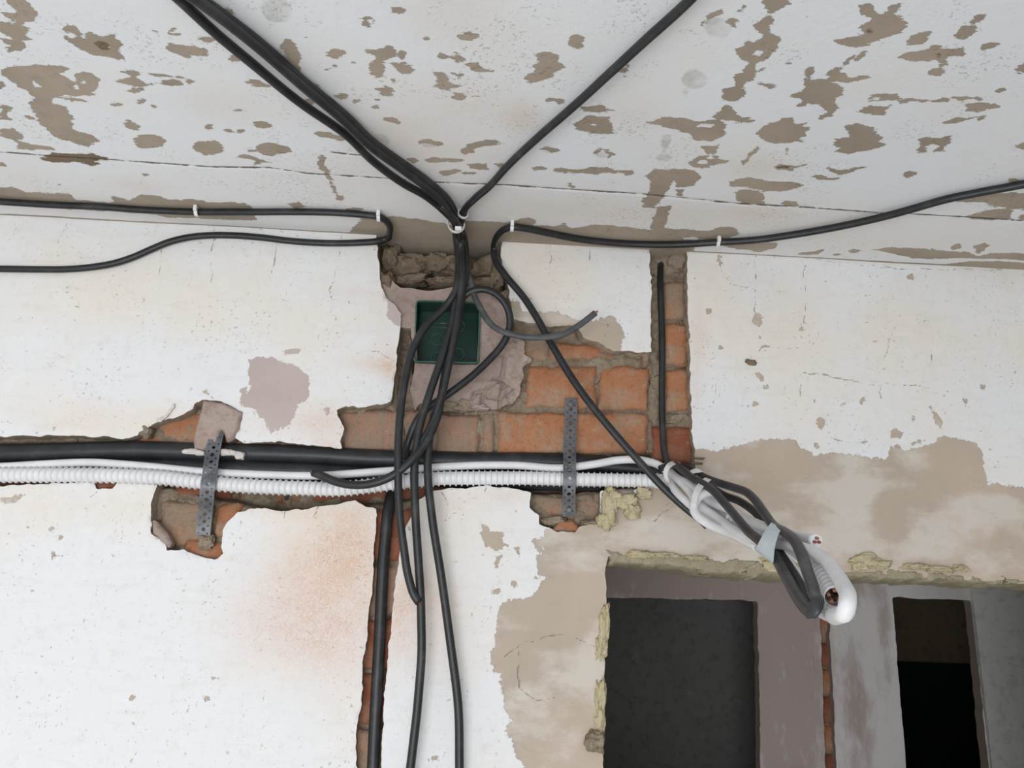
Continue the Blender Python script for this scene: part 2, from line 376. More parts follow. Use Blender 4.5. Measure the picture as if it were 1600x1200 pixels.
pink_p = [wpoly([(1005,880),(1030,865),(1120,880),(1200,910),(1245,950),(1250,1000),(1250,1040),(1200,1070),(1190,1110),(1160,1150),(1090,1180),(1060,1130),
                 (1030,1080),(975,1070),(985,1020),(1010,1000),(1005,940)], Z8B), wpoly([(1145,850),(1205,843),(1195,858),(1150,862)], Z8B),
          wpoly([(1560,640),(1640,640),(1640,760),(1590,740),(1560,700)], Z8B),
          wpoly([(140,900),(165,850),(240,920),(268,1000),(260,1015),(200,985),(140,930)], Z6), wpoly([(970,1000),(1000,985),(985,1075),(965,1060)], Z8B)]
pink = wg.sd(pink_p)+fbm(wg.U, wg.V, .02, 3, 13)*.003
crack_l = [wpoly(p, Z5B) for p in ([(295,45),(297,150),(300,250),(305,290)], [(175,110),(205,158),(290,180)], [(633,80),(640,130)], [(495,90),(485,330)],
           [(475,510),(640,530),(780,560),(820,550),(990,570)], [(475,510),(475,600)], [(330,400),(295,430)], [(330,404),(470,407)], [(55,640),(140,635),(150,570),(143,540)], [(60,430),(150,435)],
           [(850,320),(800,440),(770,490)], [(985,410),(980,470)], [(480,62),(600,70),(720,85),(860,100),(1000,98),(1150,105),(1270,105)], [(570,765),(740,772)], [(790,560),(795,610)])]
crack_l += [wpoly(p, Z8B) for p in ([(1372,350),(1370,440),(1330,610),(1355,720)], [(1130,370),(1080,590)], [(870,340),(845,590)], [(645,440),(640,540)],
            [(285,310),(240,410)], [(1380,820),(1440,850),(1520,845),(1590,890)])]
crack_l += [wpoly(p, Z7) for p in ([(690,900),(720,960),(750,1050),(820,1065)], [(660,1095),(750,1058)], [(460,1130),(500,1160)], [(540,1150),(610,1120)], [(970,890),(955,920)])]
crack_l += [wpoly(p, Z6) for p in ([(1175,770),(1150,820),(1125,860),(1110,930)], [(968,780),(975,820),(995,860)], [(230,600),(290,150)])[:2]]
crack_l += [wpoly(p, Z8) for p in ([(950,590),(1035,612),(1065,580),(1140,540)], [(1120,510),(1145,490)], [(660,745),(700,750),(700,780)], [(1300,205),(1385,208)], [(1300,175),(1385,180)])]
crack_l += [wpoly(p, Z3B) for p in ([(100,640),(180,580),(300,555),(400,545),(460,575),(540,610)], [(160,600),(165,800),(240,880),(330,865),(440,880)])]
crack_l += [wpoly(p, Z5) for p in ([(302,130),(298,220)], [(485,150),(470,200)], [(495,485),(540,505),(562,505),(556,560)], [(110,380),(205,388)])]
crack_l += [wpoly(p) for p in ([(77,858),(85,868),(98,873),(115,865)], [(150,766),(140,775)], [(165,787),(175,795)])]
crack = wg.line(crack_l, .02, .007)
def wb(cx, cy, rx, ry, k):
    p = P(cx, cy); return (p[0], p[2], rx/1000*1.02, ry/1000*1.02, k)
orange = wg.soft([wb(505,890,75,70,.75), wb(555,840,50,60,.6), wb(420,960,80,70,.45), wb(500,1000,90,50,.45), wb(540,960,60,130,.35), wb(608,572,14,25,.75), wb(590,570,40,14,.55),
                  wb(655,935,45,40,.55), wb(620,960,30,60,.5), wb(660,1010,50,40,.25), wb(505,660,45,28,.55), wb(520,700,40,15,.4), wb(150,655,120,28,.26), wb(440,660,60,30,.2),
                  wb(1092,530,16,50,.5), wb(1085,610,12,40,.35), wb(840,420,60,40,.22), wb(545,458,40,14,.30), wb(780,775,50,14,.4), wb(700,790,40,20,.3), wb(470,800,100,14,.35),
                  wb(1180,470,100,90,.13), wb(100,790,140,30,.12), wb(600,500,20,60,.2), wb(720,960,70,90,.12)])
warm = .35+wg.soft([wb(250,480,300,110,.25), wb(840,430,90,70,.5), wb(1300,540,300,130,.32), wb(1100,480,60,90,.3), wb(160,660,170,40,.3), wb(100,790,170,60,.35), wb(450,800,120,40,.4),
                    wb(740,850,120,100,.25), wb(500,560,120,90,.25), wb(250,580,160,50,-.5), wb(150,1000,190,150,-.7), wb(330,880,70,80,-.5), wb(120,1180,260,80,-.4),
                    wb(680,1120,60,90,-.2), wb(1110,640,40,50,-.6), wb(1300,415,220,30,-.3), wb(280,340,300,14,-.5), wb(500,930,110,120,.2)])
smear = wg.soft([wb(1150,760,60,40,.13), wb(1340,780,60,45,.22), wb(1010,830,120,30,.13), wb(1300,850,100,30,.15), wb(1500,800,90,40,.12), wb(1450,850,120,40,.12), wb(930,1010,50,80,.14),
                 wb(880,1060,60,60,.08), wb(890,870,60,25,.10), wb(1140,880,60,14,.12), wb(1190,720,60,15,-.3), wb(1390,820,30,40,-.2), wb(870,960,50,40,-.2), wb(1480,730,30,30,-.15)])

chase = wg.sd([wpoly([(-390,690),(250,690),(530,703),(800,706),(1084,708),(1084,762),(830,766),(700,766),(560,786),(420,794),(260,756),(-390,762)])], .03)
cav = wg.sd([wpoly([(592,320),(786,325),(784,400),(790,435),(760,447),(660,448),(618,442),(596,415)])], .03)
groove = wg.sd([wpoly([(598,765),(650,765),(600,1330),(545,1330)]), wpoly([(1018,330),(1074,335),(1080,690),(1022,690)])], .03)
slot = wg.sd([wpoly([(622,515),(648,505),(650,640),(620,640)])], .03)
def sstep(f, w=.012): t = np.clip(f/w+.5, 0, 1); return t*t*(3-2*t)
depth = .027+.028*sstep(chase)+.07*sstep(cav, .02)+.002*sstep(groove)+.02*sstep(slot)
depth = depth+.05*sstep(wg.sd([wpoly([(774,462),(793,458),(798,478),(795,494),(778,490)])]), .008)+.03*sstep(wg.sd([wpoly([(594,372),(640,372),(612,400),(606,430),(596,415)])]), .01)
depth = np.minimum(depth, .11)
jb = wg.sd([wpoly([(645,468),(755,470),(750,572),(646,568)])], .03)
mdepth = depth+.04*sstep(jb+.004, .006)+fbm(wg.U, wg.V, .05, 4, 21, .65)*.013+np.abs(fbm(wg.U, wg.V, .02, 3, 27))*.010-.003
relief = fbm(wg.U, wg.V, .22, 3, 31)*.0022+fbm(wg.U, wg.V, .03, 2, 33)*.0004
edge = np.clip(1-(keep/.004), 0, 1)*np.clip(fbm(wg.U, wg.V, .016, 2, 41)-.05, 0, 2)*.005*(np.maximum(hole, opening) > -.02)
relief = relief+edge
inopen = sstep(opening+.01, .012)
def wfront(u, v): return np.stack([u, wg.sample(relief, u, v), v], 1)
def wbackf(u, v): return np.stack([u, wg.sample(np.where(opening > hole, .125, depth+.03), u, v), v], 1)
WALL = sheet('wall_back', wg, keep, wfront, wbackf, dict(bare=bare, pink=pink, crack=crack, orange=orange, warm=warm, smear=smear), M['wall'])
tag(WALL, kind='structure')
mk = np.minimum(hole+.03, -opening-.004)
sheet('mortar_bed', wg, mk, lambda u, v: np.stack([u, wg.sample(mdepth, u, v), v], 1), None, None, M['mortar'], parent=WALL)

# bricks showing in the chases
def brick(name, quad, d, mat, back=.07, rough=.003, chip=.006, parent=None, z=None, seed=None, thick=None, cell=.007):
    ox, oy, s = z or (0, 0, 1)
    c = [P(ox+x*s, oy+y*s, d)[[0, 2]] for x, y in quad]          # TL TR BR BL
    rnd = random.Random(seed if seed is not None else int(quad[0][0]*13+quad[0][1]*7))
    w = max(np.linalg.norm(c[1]-c[0]), np.linalg.norm(c[2]-c[3])); h = max(np.linalg.norm(c[3]-c[0]), np.linalg.norm(c[2]-c[1]))
    nx, ny = max(3, int(w/cell)), max(3, int(h/cell)); sd = rnd.randint(0, 9999)
    a = np.linspace(0, 1, nx+1); b = np.linspace(0, 1, ny+1); A, B = np.meshgrid(a, b, indexing='ij')
    X = (c[0][0]*(1-A)+c[1][0]*A)*(1-B)+(c[3][0]*(1-A)+c[2][0]*A)*B
    Z = (c[0][1]*(1-A)+c[1][1]*A)*(1-B)+(c[3][1]*(1-A)+c[2][1]*A)*B
    e = np.minimum(np.minimum(A, 1-A)*w, np.minimum(B, 1-B)*h)
    X = X+fbm(X, Z, .016, 3, sd)*.005*(e < .003); Z = Z+fbm(X, Z, .016, 3, sd+5)*.005*(e < .003)
    Y = d+fbm(X, Z, .03, 4, sd+9, .65)*rough*1.6+np.clip(1-e/.005, 0, 1)*.003+np.clip(fbm(X, Z, .03, 2, sd+3)-.25, 0, 1)*chip*np.clip(1.3-e/.02, 0, 1)*2
    ctr = np.array([X.mean(), d, Z.mean()])
    V = np.stack([X, Y, Z], -1).reshape(-1, 3)-ctr; fs = []
    id_ = lambda i, j: i*(ny+1)+j
    for i in range(nx):
        for j in range(ny): fs.append((id_(i, j+1), id_(i+1, j+1), id_(i+1, j), id_(i, j)))
    ring = [id_(i, 0) for i in range(nx+1)]+[id_(nx, j) for j in range(1, ny+1)]+[id_(i, ny) for i in range(nx-1, -1, -1)]+[id_(0, j) for j in range(ny-1, 0, -1)]
    n0 = len(V); bv = V[ring].copy(); bv[:, 1] = back-d; V = np.concatenate([V, bv]); k = len(ring)
    for q in range(k): fs.append((ring[q], ring[(q+1) % k], n0+(q+1) % k, n0+q))
    fs.append([n0+q for q in range(k)][::-1])
    me = bpy.data.meshes.new(name); me.from_pydata(V.tolist(), [], fs); me.polygons.foreach_set('use_smooth', [True]*len(fs))
    bm = bmesh.new(); bm.from_mesh(me); bmesh.ops.recalc_face_normals(bm, faces=bm.faces); bm.to_mesh(me); bm.free()
    o = link(name, me, M[mat], parent); o.location = ctr; return o
def wbk(quad, d, mat, **k): return brick('brick', quad, d, mat, parent=WALL, **k)
wbk([(528,643),(628,640),(630,712),(536,710)], .020, 'brick_pale')
wbk([(634,642),(676,642),(676,712),(634,712)], .023, 'brick_pale')
wbk([(682,646),(749,649),(748,712),(682,712)], .018, 'brick_pale')
wbk([(754,642),(771,642),(771,708),(755,708)], .020, 'brick_grey')
wbk([(779,643),(1013,647),(1010,707),(778,707)], .016, 'brick')
wbk([(1021,667),(1081,668),(1083,722),(1021,720)], .016, 'brick_red')
wbk([(826,572),(931,574),(931,638),(822,634)], .018, 'brick')
wbk([(937,571),(1015,575),(1013,641),(936,637)], .017, 'brick')
wbk([(866,534),(960,541),(962,563),(860,560)], .020, 'brick', rough=.005)
wbk([(800,528),(860,518),(857,562),(810,558)], .022, 'brick_grey', rough=.006)
wbk([(1037,440),(1072,441),(1072,498),(1037,497)], .019, 'brick_grey')
wbk([(1037,505),(1074,505),(1075,569),(1038,567)], .017, 'brick')
wbk([(1039,577),(1077,578),(1078,643),(1040,641)], .018, 'brick')
wbk([(212,648),(388,640),(388,700),(212,704)], .026, 'brick')
for k in range(-1, 5):                                             # course at the bottom of the horizontal chase
    x0 = -110+k*241; wbk([(x0,722),(x0+232,722),(x0+232,784),(x0,784)], .052, 'brick_red', back=.09)
wbk([(136,748),(192,748),(182,768),(145,768)], .010, 'brick_red')
wbk([(246,782),(331,784),(329,852),(250,852)], .024, 'brick_grey', rough=.005)
wbk([(286,846),(352,846),(346,880),(285,876)], .018, 'brick', rough=.005)
wbk([(262,757),(326,759),(326,778),(262,776)], .030, 'brick_red')
wbk([(336,790),(380,786),(352,842),(336,842)], .022, 'brick')
wbk([(832,773),(897,774),(897,810),(836,803)], .022, 'brick_grey')
wbk([(902,769),(938,769),(939,808),(902,806)], .020, 'brick_pale')
wbk([(876,812),(896,812),(912,833),(858,833)], .010, 'brick', rough=.005)
for k in range(6):                                                 # down the left-hand groove
    y0, y1 = 797+k*86, 797+k*86+78; xa = lambda y: 590-(y-797)*.083
    wbk([(xa(y0)-8,y0),(xa(y0)+62-(y0-797)*.03,y0),(xa(y1)+62-(y1-797)*.03,y1),(xa(y1)-8,y1)], .016, ('brick_red', 'brick_pale')[k % 3 == 1], seed=k)

# gypsum bedded round the junction box, and over the left strap
gg = Grid(np.arange(P(585, 500)[0], P(835, 500)[0], .0022), np.arange(P(700, 660)[2], P(700, 410)[2], .0022))
BOXC = [P(*p, .004) for p in ((648,471), (751,473), (746,568), (650,565))]
gp = gg.sd([wpoly([(576,410),(578,440),(590,474),(610,496),(618,512),(642,513),(649,565),(641,617),(645,642),(656,629),(680,631),(745,637),(778,642),(808,637),(812,612),(821,592),
                   (828,560),(815,540),(800,527),(802,500),(790,470),(770,453),(720,448),(660,452),(625,447),(607,434)], None, .008)])+fbm(gg.U, gg.V, .03, 3, 55)*.004+(fbm(gg.U, gg.V, .03, 3, 56)-.15)*.016*np.clip((gg.U-P(770, 600)[0])/.03, 0, 1)
gb = gg.sd([np.array([p[[0, 2]] for p in BOXC])])
gp = np.minimum(gp, -gb+.001)
gcr = gg.line([wpoly(p, Z7, .01) for p in ([(1075,60),(1060,190),(1090,240),(1055,270),(1040,400)], [(870,330),(890,290),(945,280),(970,320),(1030,330)], [(945,280),(930,350),(940,400)], [(1000,210),(1060,200),(1105,240)], [(1130,260),(1090,300),(1100,350)], [(620,240),(600,330),(650,370)], [(490,300),(520,420)])]+[wpoly(p, Z5, .01) for p in ([(60,750),(120,790),(60,850)], [(150,500),(230,520),(270,560)], [(0,800),(60,770)])])
gd = .011+np.clip(1-gcr/.0042, 0, 1)*.009+fbm(gg.U, gg.V, .06, 5, 57, .6)*.006-np.clip(fbm(gg.U, gg.V, .022, 5, 59, .7), 0, 1)*.011*np.clip((gg.U-P(740, 600)[0])/.03, 0, 1)+np.abs(fbm(gg.U, gg.V, .03, 5, 63, .7))*.006*np.clip((gg.U-P(760, 600)[0])/.04, 0, 1)
sheet('gypsum_bedding', gg, gp, lambda u, v: np.stack([u, gg.sample(gd, u, v), v], 1), lambda u, v: np.stack([u, u*0+.06, v], 1), None, M['gypsum'], parent=WALL)
def patch(name, pts, d, mat, thick, seed, res=.0025, rag=.003, bumpy=.002, parent=WALL, z=None):
    p = wpoly(pts, z, d); lo, hi = p.min(0)-.01, p.max(0)+.01
    g = Grid(np.arange(lo[0], hi[0], res), np.arange(lo[1], hi[1], res))
    k = g.sd([p])+fbm(g.U, g.V, .02, 3, seed)*rag
    y = d+fbm(g.U, g.V, .03, 3, seed+1)*bumpy+np.clip(1-k/.004, 0, 1)*thick*.35
    return sheet(name, g, k, lambda u, v: np.stack([u, g.sample(y, u, v), v], 1), lambda u, v: np.stack([u, u*0+d+thick, v], 1), None, M[mat], parent=parent)
patch('gypsum_patch', [(316,624),(345,625),(380,642),(374,668),(364,686),(352,690),(345,672),(341,694),(318,704),(300,704),(302,668)], -.004, 'gypsum', .03, 71)
patch('gypsum_patch', [(236,812),(241,814),(260,832),(268,848),(262,856),(250,848),(236,832)], -.001, 'gypsum', .02, 73)
patch('mortar_smear', [(940,768),(990,762),(1002,775),(992,800),(965,795),(950,800)], -.002, 'gypsum', .02, 75)

patch('paint_flake', [(243,657),(258,646),(268,632),(272,622),(272,636),(262,650),(250,659)], -.005, 'gypsum_white', .004, 79)
# rubble in the cavity under the ceiling
def lump(name, px, py, d, sx, sy, sz, mat, seed, parent=WALL, sub=4, amp=.35, rot=0, label=None):
    bm = bmesh.new(); bmesh.ops.create_icosphere(bm, subdivisions=sub, radius=1)
    rnd = random.Random(seed); off = Vector((rnd.random()*50, rnd.random()*50, rnd.random()*50))
    from mathutils import noise as mn
    for v in bm.verts:
        q = v.co*1.3+off; n = mn.noise(q)*amp+mn.noise(q*2.7)*amp*.6+mn.noise(q*6.1)*amp*.35+mn.noise(q*13)*amp*.2
        b = Vector([math.copysign(abs(c)**.7, c) for c in v.co]); v.co = b*(1+n)
    bm.transform(Matrix.Rotation(rot, 4, 'Y') @ Matrix.Diagonal((sx, sy, sz, 1)))
    me = bpy.data.meshes.new(name); bm.to_mesh(me); bm.free(); me.polygons.foreach_set('use_smooth', [True]*len(me.polygons))
    o = link(name, me, M[mat], parent); o.location = P(px, py, d); return o
for k, (x, y, d, a, b, c) in enumerate([(645,420,.062,.034,.03,.020), (690,417,.060,.026,.03,.019), (722,424,.06,.03,.03,.018), (758,425,.058,.028,.03,.022), (612,412,.058,.016,.03,.030),
                                        (604,445,.03,.014,.02,.018), (640,440,.045,.03,.02,.008), (700,443,.042,.036,.02,.008), (755,446,.036,.030,.02,.010), (778,432,.03,.012,.025,.03),
                                        (650,385,.095,.05,.02,.022), (740,392,.095,.06,.02,.018)]):
    lump('broken_brick', x, y, d, a, b, c, 'cavity', 100+k, rot=random.uniform(-.15, .15), amp=.42)
for k, (x, y, d, a, b, c, m) in enumerate([(1052,412,.035,.020,.02,.022,'mortar'), (700,637,.016,.020,.012,.008,'mortar'), (725,636,.016,.016,.012,.009,'mortar'), (752,638,.013,.015,.012,.005,'gypsum'),
                                           (990,555,.018,.014,.012,.006,'mortar'), (1007,562,.014,.006,.01,.014,'brick_pale'),
                                           (1055,655,.026,.022,.012,.008,'mortar'), (325,848,.016,.012,.012,.012,'mortar'), (865,815,.018,.018,.012,.007,'mortar'), (925,820,.010,.018,.012,.006,'mortar'),
                                           (230,676,.008,.008,.014,.008,'mortar')]):
    lump('mortar_lump', x, y, d+.003, a, b, c, m, 200+k, amp=.45)

lump('wooden_plug', 1173, 566, -.001, .009, .004, .004, 'cavity', 260, rot=.2)
lump('wooden_splinter', 1090, 716, -.002, .012, .003, .0015, 'cavity', 261)
lump('wooden_splinter', 1088, 724, -.002, .010, .003, .002, 'cavity', 262)
# expanding foam left round the old door frame
for k, (x, y, d, a, b, c) in enumerate([(953,790,-.006,.011,.014,.028), (948,812,-.005,.012,.012,.014), (958,775,-.005,.012,.012,.010), (975,783,-.004,.018,.012,.012), (988,800,-.003,.012,.010,.010), (1005,772,-.003,.012,.012,.009)]):
    lump('foam_lump', x, y, d, a, b, c, 'foam', 300+k, amp=.45)
for k, (x, y, a, c) in enumerate([(1000,866,.022,.006), (1040,868,.02,.004), (1085,872,.02,.004), (1215,882,.03,.012), (1352,874,.022,.010), (1370,882,.020,.008), (1430,886,.02,.006), (1465,890,.026,.006), (1340,886,.014,.01), (1498,888,.012,.006)]):
    lump('foam_lump', x, y, .001, a, .009, c*.8, 'foam', 320+k, amp=.6)
for k, (x, y, a, c) in enumerate([(941,985,.008,.030), (938,1010,.008,.02), (937,1095,.008,.035), (935,1130,.008,.025), (947,962,.005,.02)]):
    lump('foam_lump', x, y, .006, a, .012, c, 'foam', 340+k, amp=.5)
lump('mortar_lump', 931, 1158, -.004, .014, .014, .014, 'mortar', 350, amp=.5)
patch('foam_edging', [(947,858),(1000,859),(1100,868),(1215,876),(1330,884),(1460,892),(1600,900),(1760,909),(1760,927),(1600,917),(1450,908),(1330,908),(1215,906),(1100,893),(1000,886),(947,888)],
      -.001, 'foam_dirty', .11, 81, .0025, .009, .004)

# ------------------------------------------------------------------ ceiling
A1 = (0, 0, .3375); A2 = (530, 0, .3375); A3 = (1060, 0, .375)
cg = Grid(axis(P(-60,300)[0], P(1690,420)[0], .003, -2.45, 2.45), axis(-.66, .105, .003, -3.0, 3.0))
CB1 = [[(25,0),(115,0),(172,62),(150,100),(105,110),(40,85),(0,60),(0,50),(50,65),(95,75),(60,35)],
 [(0,110),(90,110),(135,130),(115,165),(140,180),(100,195),(125,210),(95,240),(40,245),(20,235),(60,210),(0,190),(0,180),(60,180),(0,150)],
 [(300,125),(350,125),(385,180),(410,155),(470,160),(530,165),(570,210),(560,230),(585,283),(520,265),(470,260),(400,240),(350,215),(300,185)],
 [(715,143),(755,150),(730,157)], ell(805,147,30,20), [(785,200),(830,200),(900,210),(950,230),(972,253),(930,262),(900,262),(870,272),(830,255),(790,235),(775,215)],
 [(925,180),(960,175),(1000,185),(960,192)], ell(1085,275,30,15),
 [(30,305),(160,297),(280,300),(325,320),(285,345),(330,375),(400,390),(340,410),(300,415),(360,425),(440,440),(300,440),(230,460),(160,450),(110,415),(70,385),(10,350),(0,330)],
 [(340,345),(380,328),(430,340),(460,365),(455,400),(470,410),(430,440),(380,430),(350,395),(400,385),(395,375),(360,375)], [(260,452),(330,452),(400,463),(418,476),(340,473)],
 [(525,322),(570,330),(610,320),(665,340),(640,360),(680,385),(740,385),(700,398),(610,395),(520,380),(580,370),(600,350)], [(690,340),(760,345),(848,355),(820,362),(740,357),(700,350)],
 [(750,372),(840,370),(845,385),(800,395),(760,387)], ell(875,377,12,8), [(585,420),(610,405),(660,405),(675,425),(620,431)], ell(540,486,36,9), ell(655,470,22,10), ell(708,490,13,6),
 [(135,480),(165,455),(230,455),(245,480),(300,490),(335,530),(340,545),(300,550),(340,575),(330,600),(370,615),(440,635),(455,655),(415,680),(370,670),(330,655),(260,640),(230,610),(200,590),(175,560),(160,520)],
 [(0,485),(40,490),(65,510),(35,530),(50,560),(0,550)], [(568,570),(600,560),(652,590),(630,600),(580,587)], ell(692,655,72,33,3), ell(970,682,75,36,4),
 [(1140,695),(1180,690),(1210,660),(1270,665),(1330,680),(1345,700),(1310,715),(1240,717),(1200,705)], [(1088,727),(1130,712),(1190,730),(1243,750),(1200,757),(1170,768),(1180,745),(1120,732)],
 ell(965,587,25,12), ell(1215,577,32,12,8), ell(1055,605,20,6), ell(1115,605,20,7), ell(1105,510,22,7), [(0,590),(60,595),(105,625),(90,650),(150,670),(240,682),(255,694),(150,692),(80,690),(75,655),(0,625)],
 [(643,798),(702,808),(670,814)], [(-150,868),(70,868),(120,890),(230,895),(320,895),(355,925),(480,930),(520,940),(515,905),(560,915),(600,930),(640,900),(740,910),(800,925),(890,920),(960,935),(1080,935),(1130,940),(1170,960),(1190,1020),(820,1008),(640,985),(400,972),(200,955),(-150,935)],
 [(1340,945),(1380,935),(1412,955),(1370,970)], [(1465,615),(1520,605),(1600,640),(1580,660),(1540,640),(1480,632)],
 [(1460,730),(1490,718),(1515,735),(1500,760),(1530,800),(1550,850),(1560,890),(1585,915),(1580,930),(1550,925),(1555,905),(1530,870),(1510,830),(1485,780)],
 [(1280,205),(1330,180),(1350,195),(1400,245),(1380,300),(1410,340),(1330,310),(1280,270),(1340,260)], ell(1552,245,40,20), ell(1515,322,15,8), ell(1548,302,12,7,-30), ell(1580,445,30,12), ell(1455,400,25,15), ell(1440,470,30,15),
 [(1135,375),(1200,370),(1240,400),(1140,390)], ell(1045,65,30,22), ell(0,400,18,20), ell(10,762,22,9), ell(275,855,9,4), ell(140,545,22,6,20)]
CB2 = [ell(270,45,26,12), ell(130,97,33,20,10), [(125,232),(180,238),(230,205),(262,225),(258,255),(230,270),(205,280),(210,330),(218,355),(180,365),(150,345),(145,300),(175,255)],
 ell(290,255,12,22), [(230,290),(280,290),(290,280),(340,300),(352,312),(320,345),(290,345),(265,315)], ell(195,377,10,5), ell(253,370,12,8), [(168,412),(215,400),(255,420),(240,445),(200,445)],
 ell(15,447,25,14), ell(80,470,18,8), ell(170,492,15,6), ell(170,462,12,5), [(210,550),(250,545),(285,560),(270,573),(235,562)], ell(400,182,10,7), [(555,170),(590,145),(640,168),(615,190),(570,188)],
 ell(480,258,16,9), [(527,255),(555,252),(578,278),(545,283)], [(595,298),(640,290),(665,318),(715,328),(640,333),(615,325)], [(518,335),(572,345),(555,357)],
 [(428,320),(470,335),(495,350),(500,375),(540,388),(578,395),(540,410),(480,418),(430,400),(435,380),(470,375),(440,345)], [(530,430),(570,425),(600,440),(655,446),(600,452),(570,465),(530,455)],
 [(900,255),(960,245),(1015,255),(1015,285),(1050,315),(1020,330),(980,350),(940,375),(880,395),(853,365),(860,335),(910,330),(885,300),(920,285)], ell(1100,192,41,35),
 [(952,455),(985,442),(1020,450),(1042,465),(1020,485),(1000,465),(960,470)], [(355,655),(410,645),(460,655),(487,670),(460,678),(420,660),(375,665)],
 [(560,700),(600,670),(650,650),(700,645),(760,662),(700,672),(640,680),(620,705),(580,712)], [(395,740),(450,731),(590,741),(560,751),(420,751)], [(600,760),(680,755),(680,780),(610,778)],
 [(455,790),(540,780),(580,785),(540,800),(500,815),(480,815)], ell(600,800,36,9), [(720,760),(800,757),(790,771),(740,769)], [(310,740),(345,730),(365,745),(340,756)], [(1290,330),(1335,300),(1345,330),(1320,335)],
 ell(1325,352,12,10), [(1110,500),(1160,488),(1220,490),(1220,505),(1290,508),(1270,519),(1140,516)], [(1095,570),(1150,535),(1190,545),(1250,545),(1265,615),(1200,620),(1130,605),(1095,595)],
 [(1425,570),(1500,550),(1600,545),(1600,610),(1530,600),(1480,580)], [(920,695),(960,670),(1015,695),(980,710),(970,690)],
 [(1175,705),(1200,682),(1245,690),(1272,715),(1240,732),(1250,712),(1215,695),(1190,717)], ell(935,778,34,10), [(975,785),(1010,772),(1120,782),(1230,775),(1270,785),(1360,785),(1365,800),(1330,808),(1240,798),(1130,805),(1010,798)],
 [(1420,815),(1460,785),(1600,785),(1600,800),(1570,860),(1545,825),(1535,870),(1500,905),(1460,960),(1405,960),(1405,930),(1435,890),(1440,840)], [(1480,955),(1535,955),(1520,1010),(1500,1060),(1440,1060),(1450,1030)],
 [(100,1010),(250,1000),(400,1020),(520,1040),(580,1020),(780,1030),(880,1005),(915,1015),(890,1045),(1000,1050),(1040,1030),(1080,1055),(1200,1040),(1300,1045),(1400,1060),(1650,1062),(1640,1220),(0,1220),(60,1060)],
 ell(75,970,40,9), ell(10,915,14,14), ell(1410,588,12,5), [(1055,845),(1075,850),(1090,880),(1060,860)]]
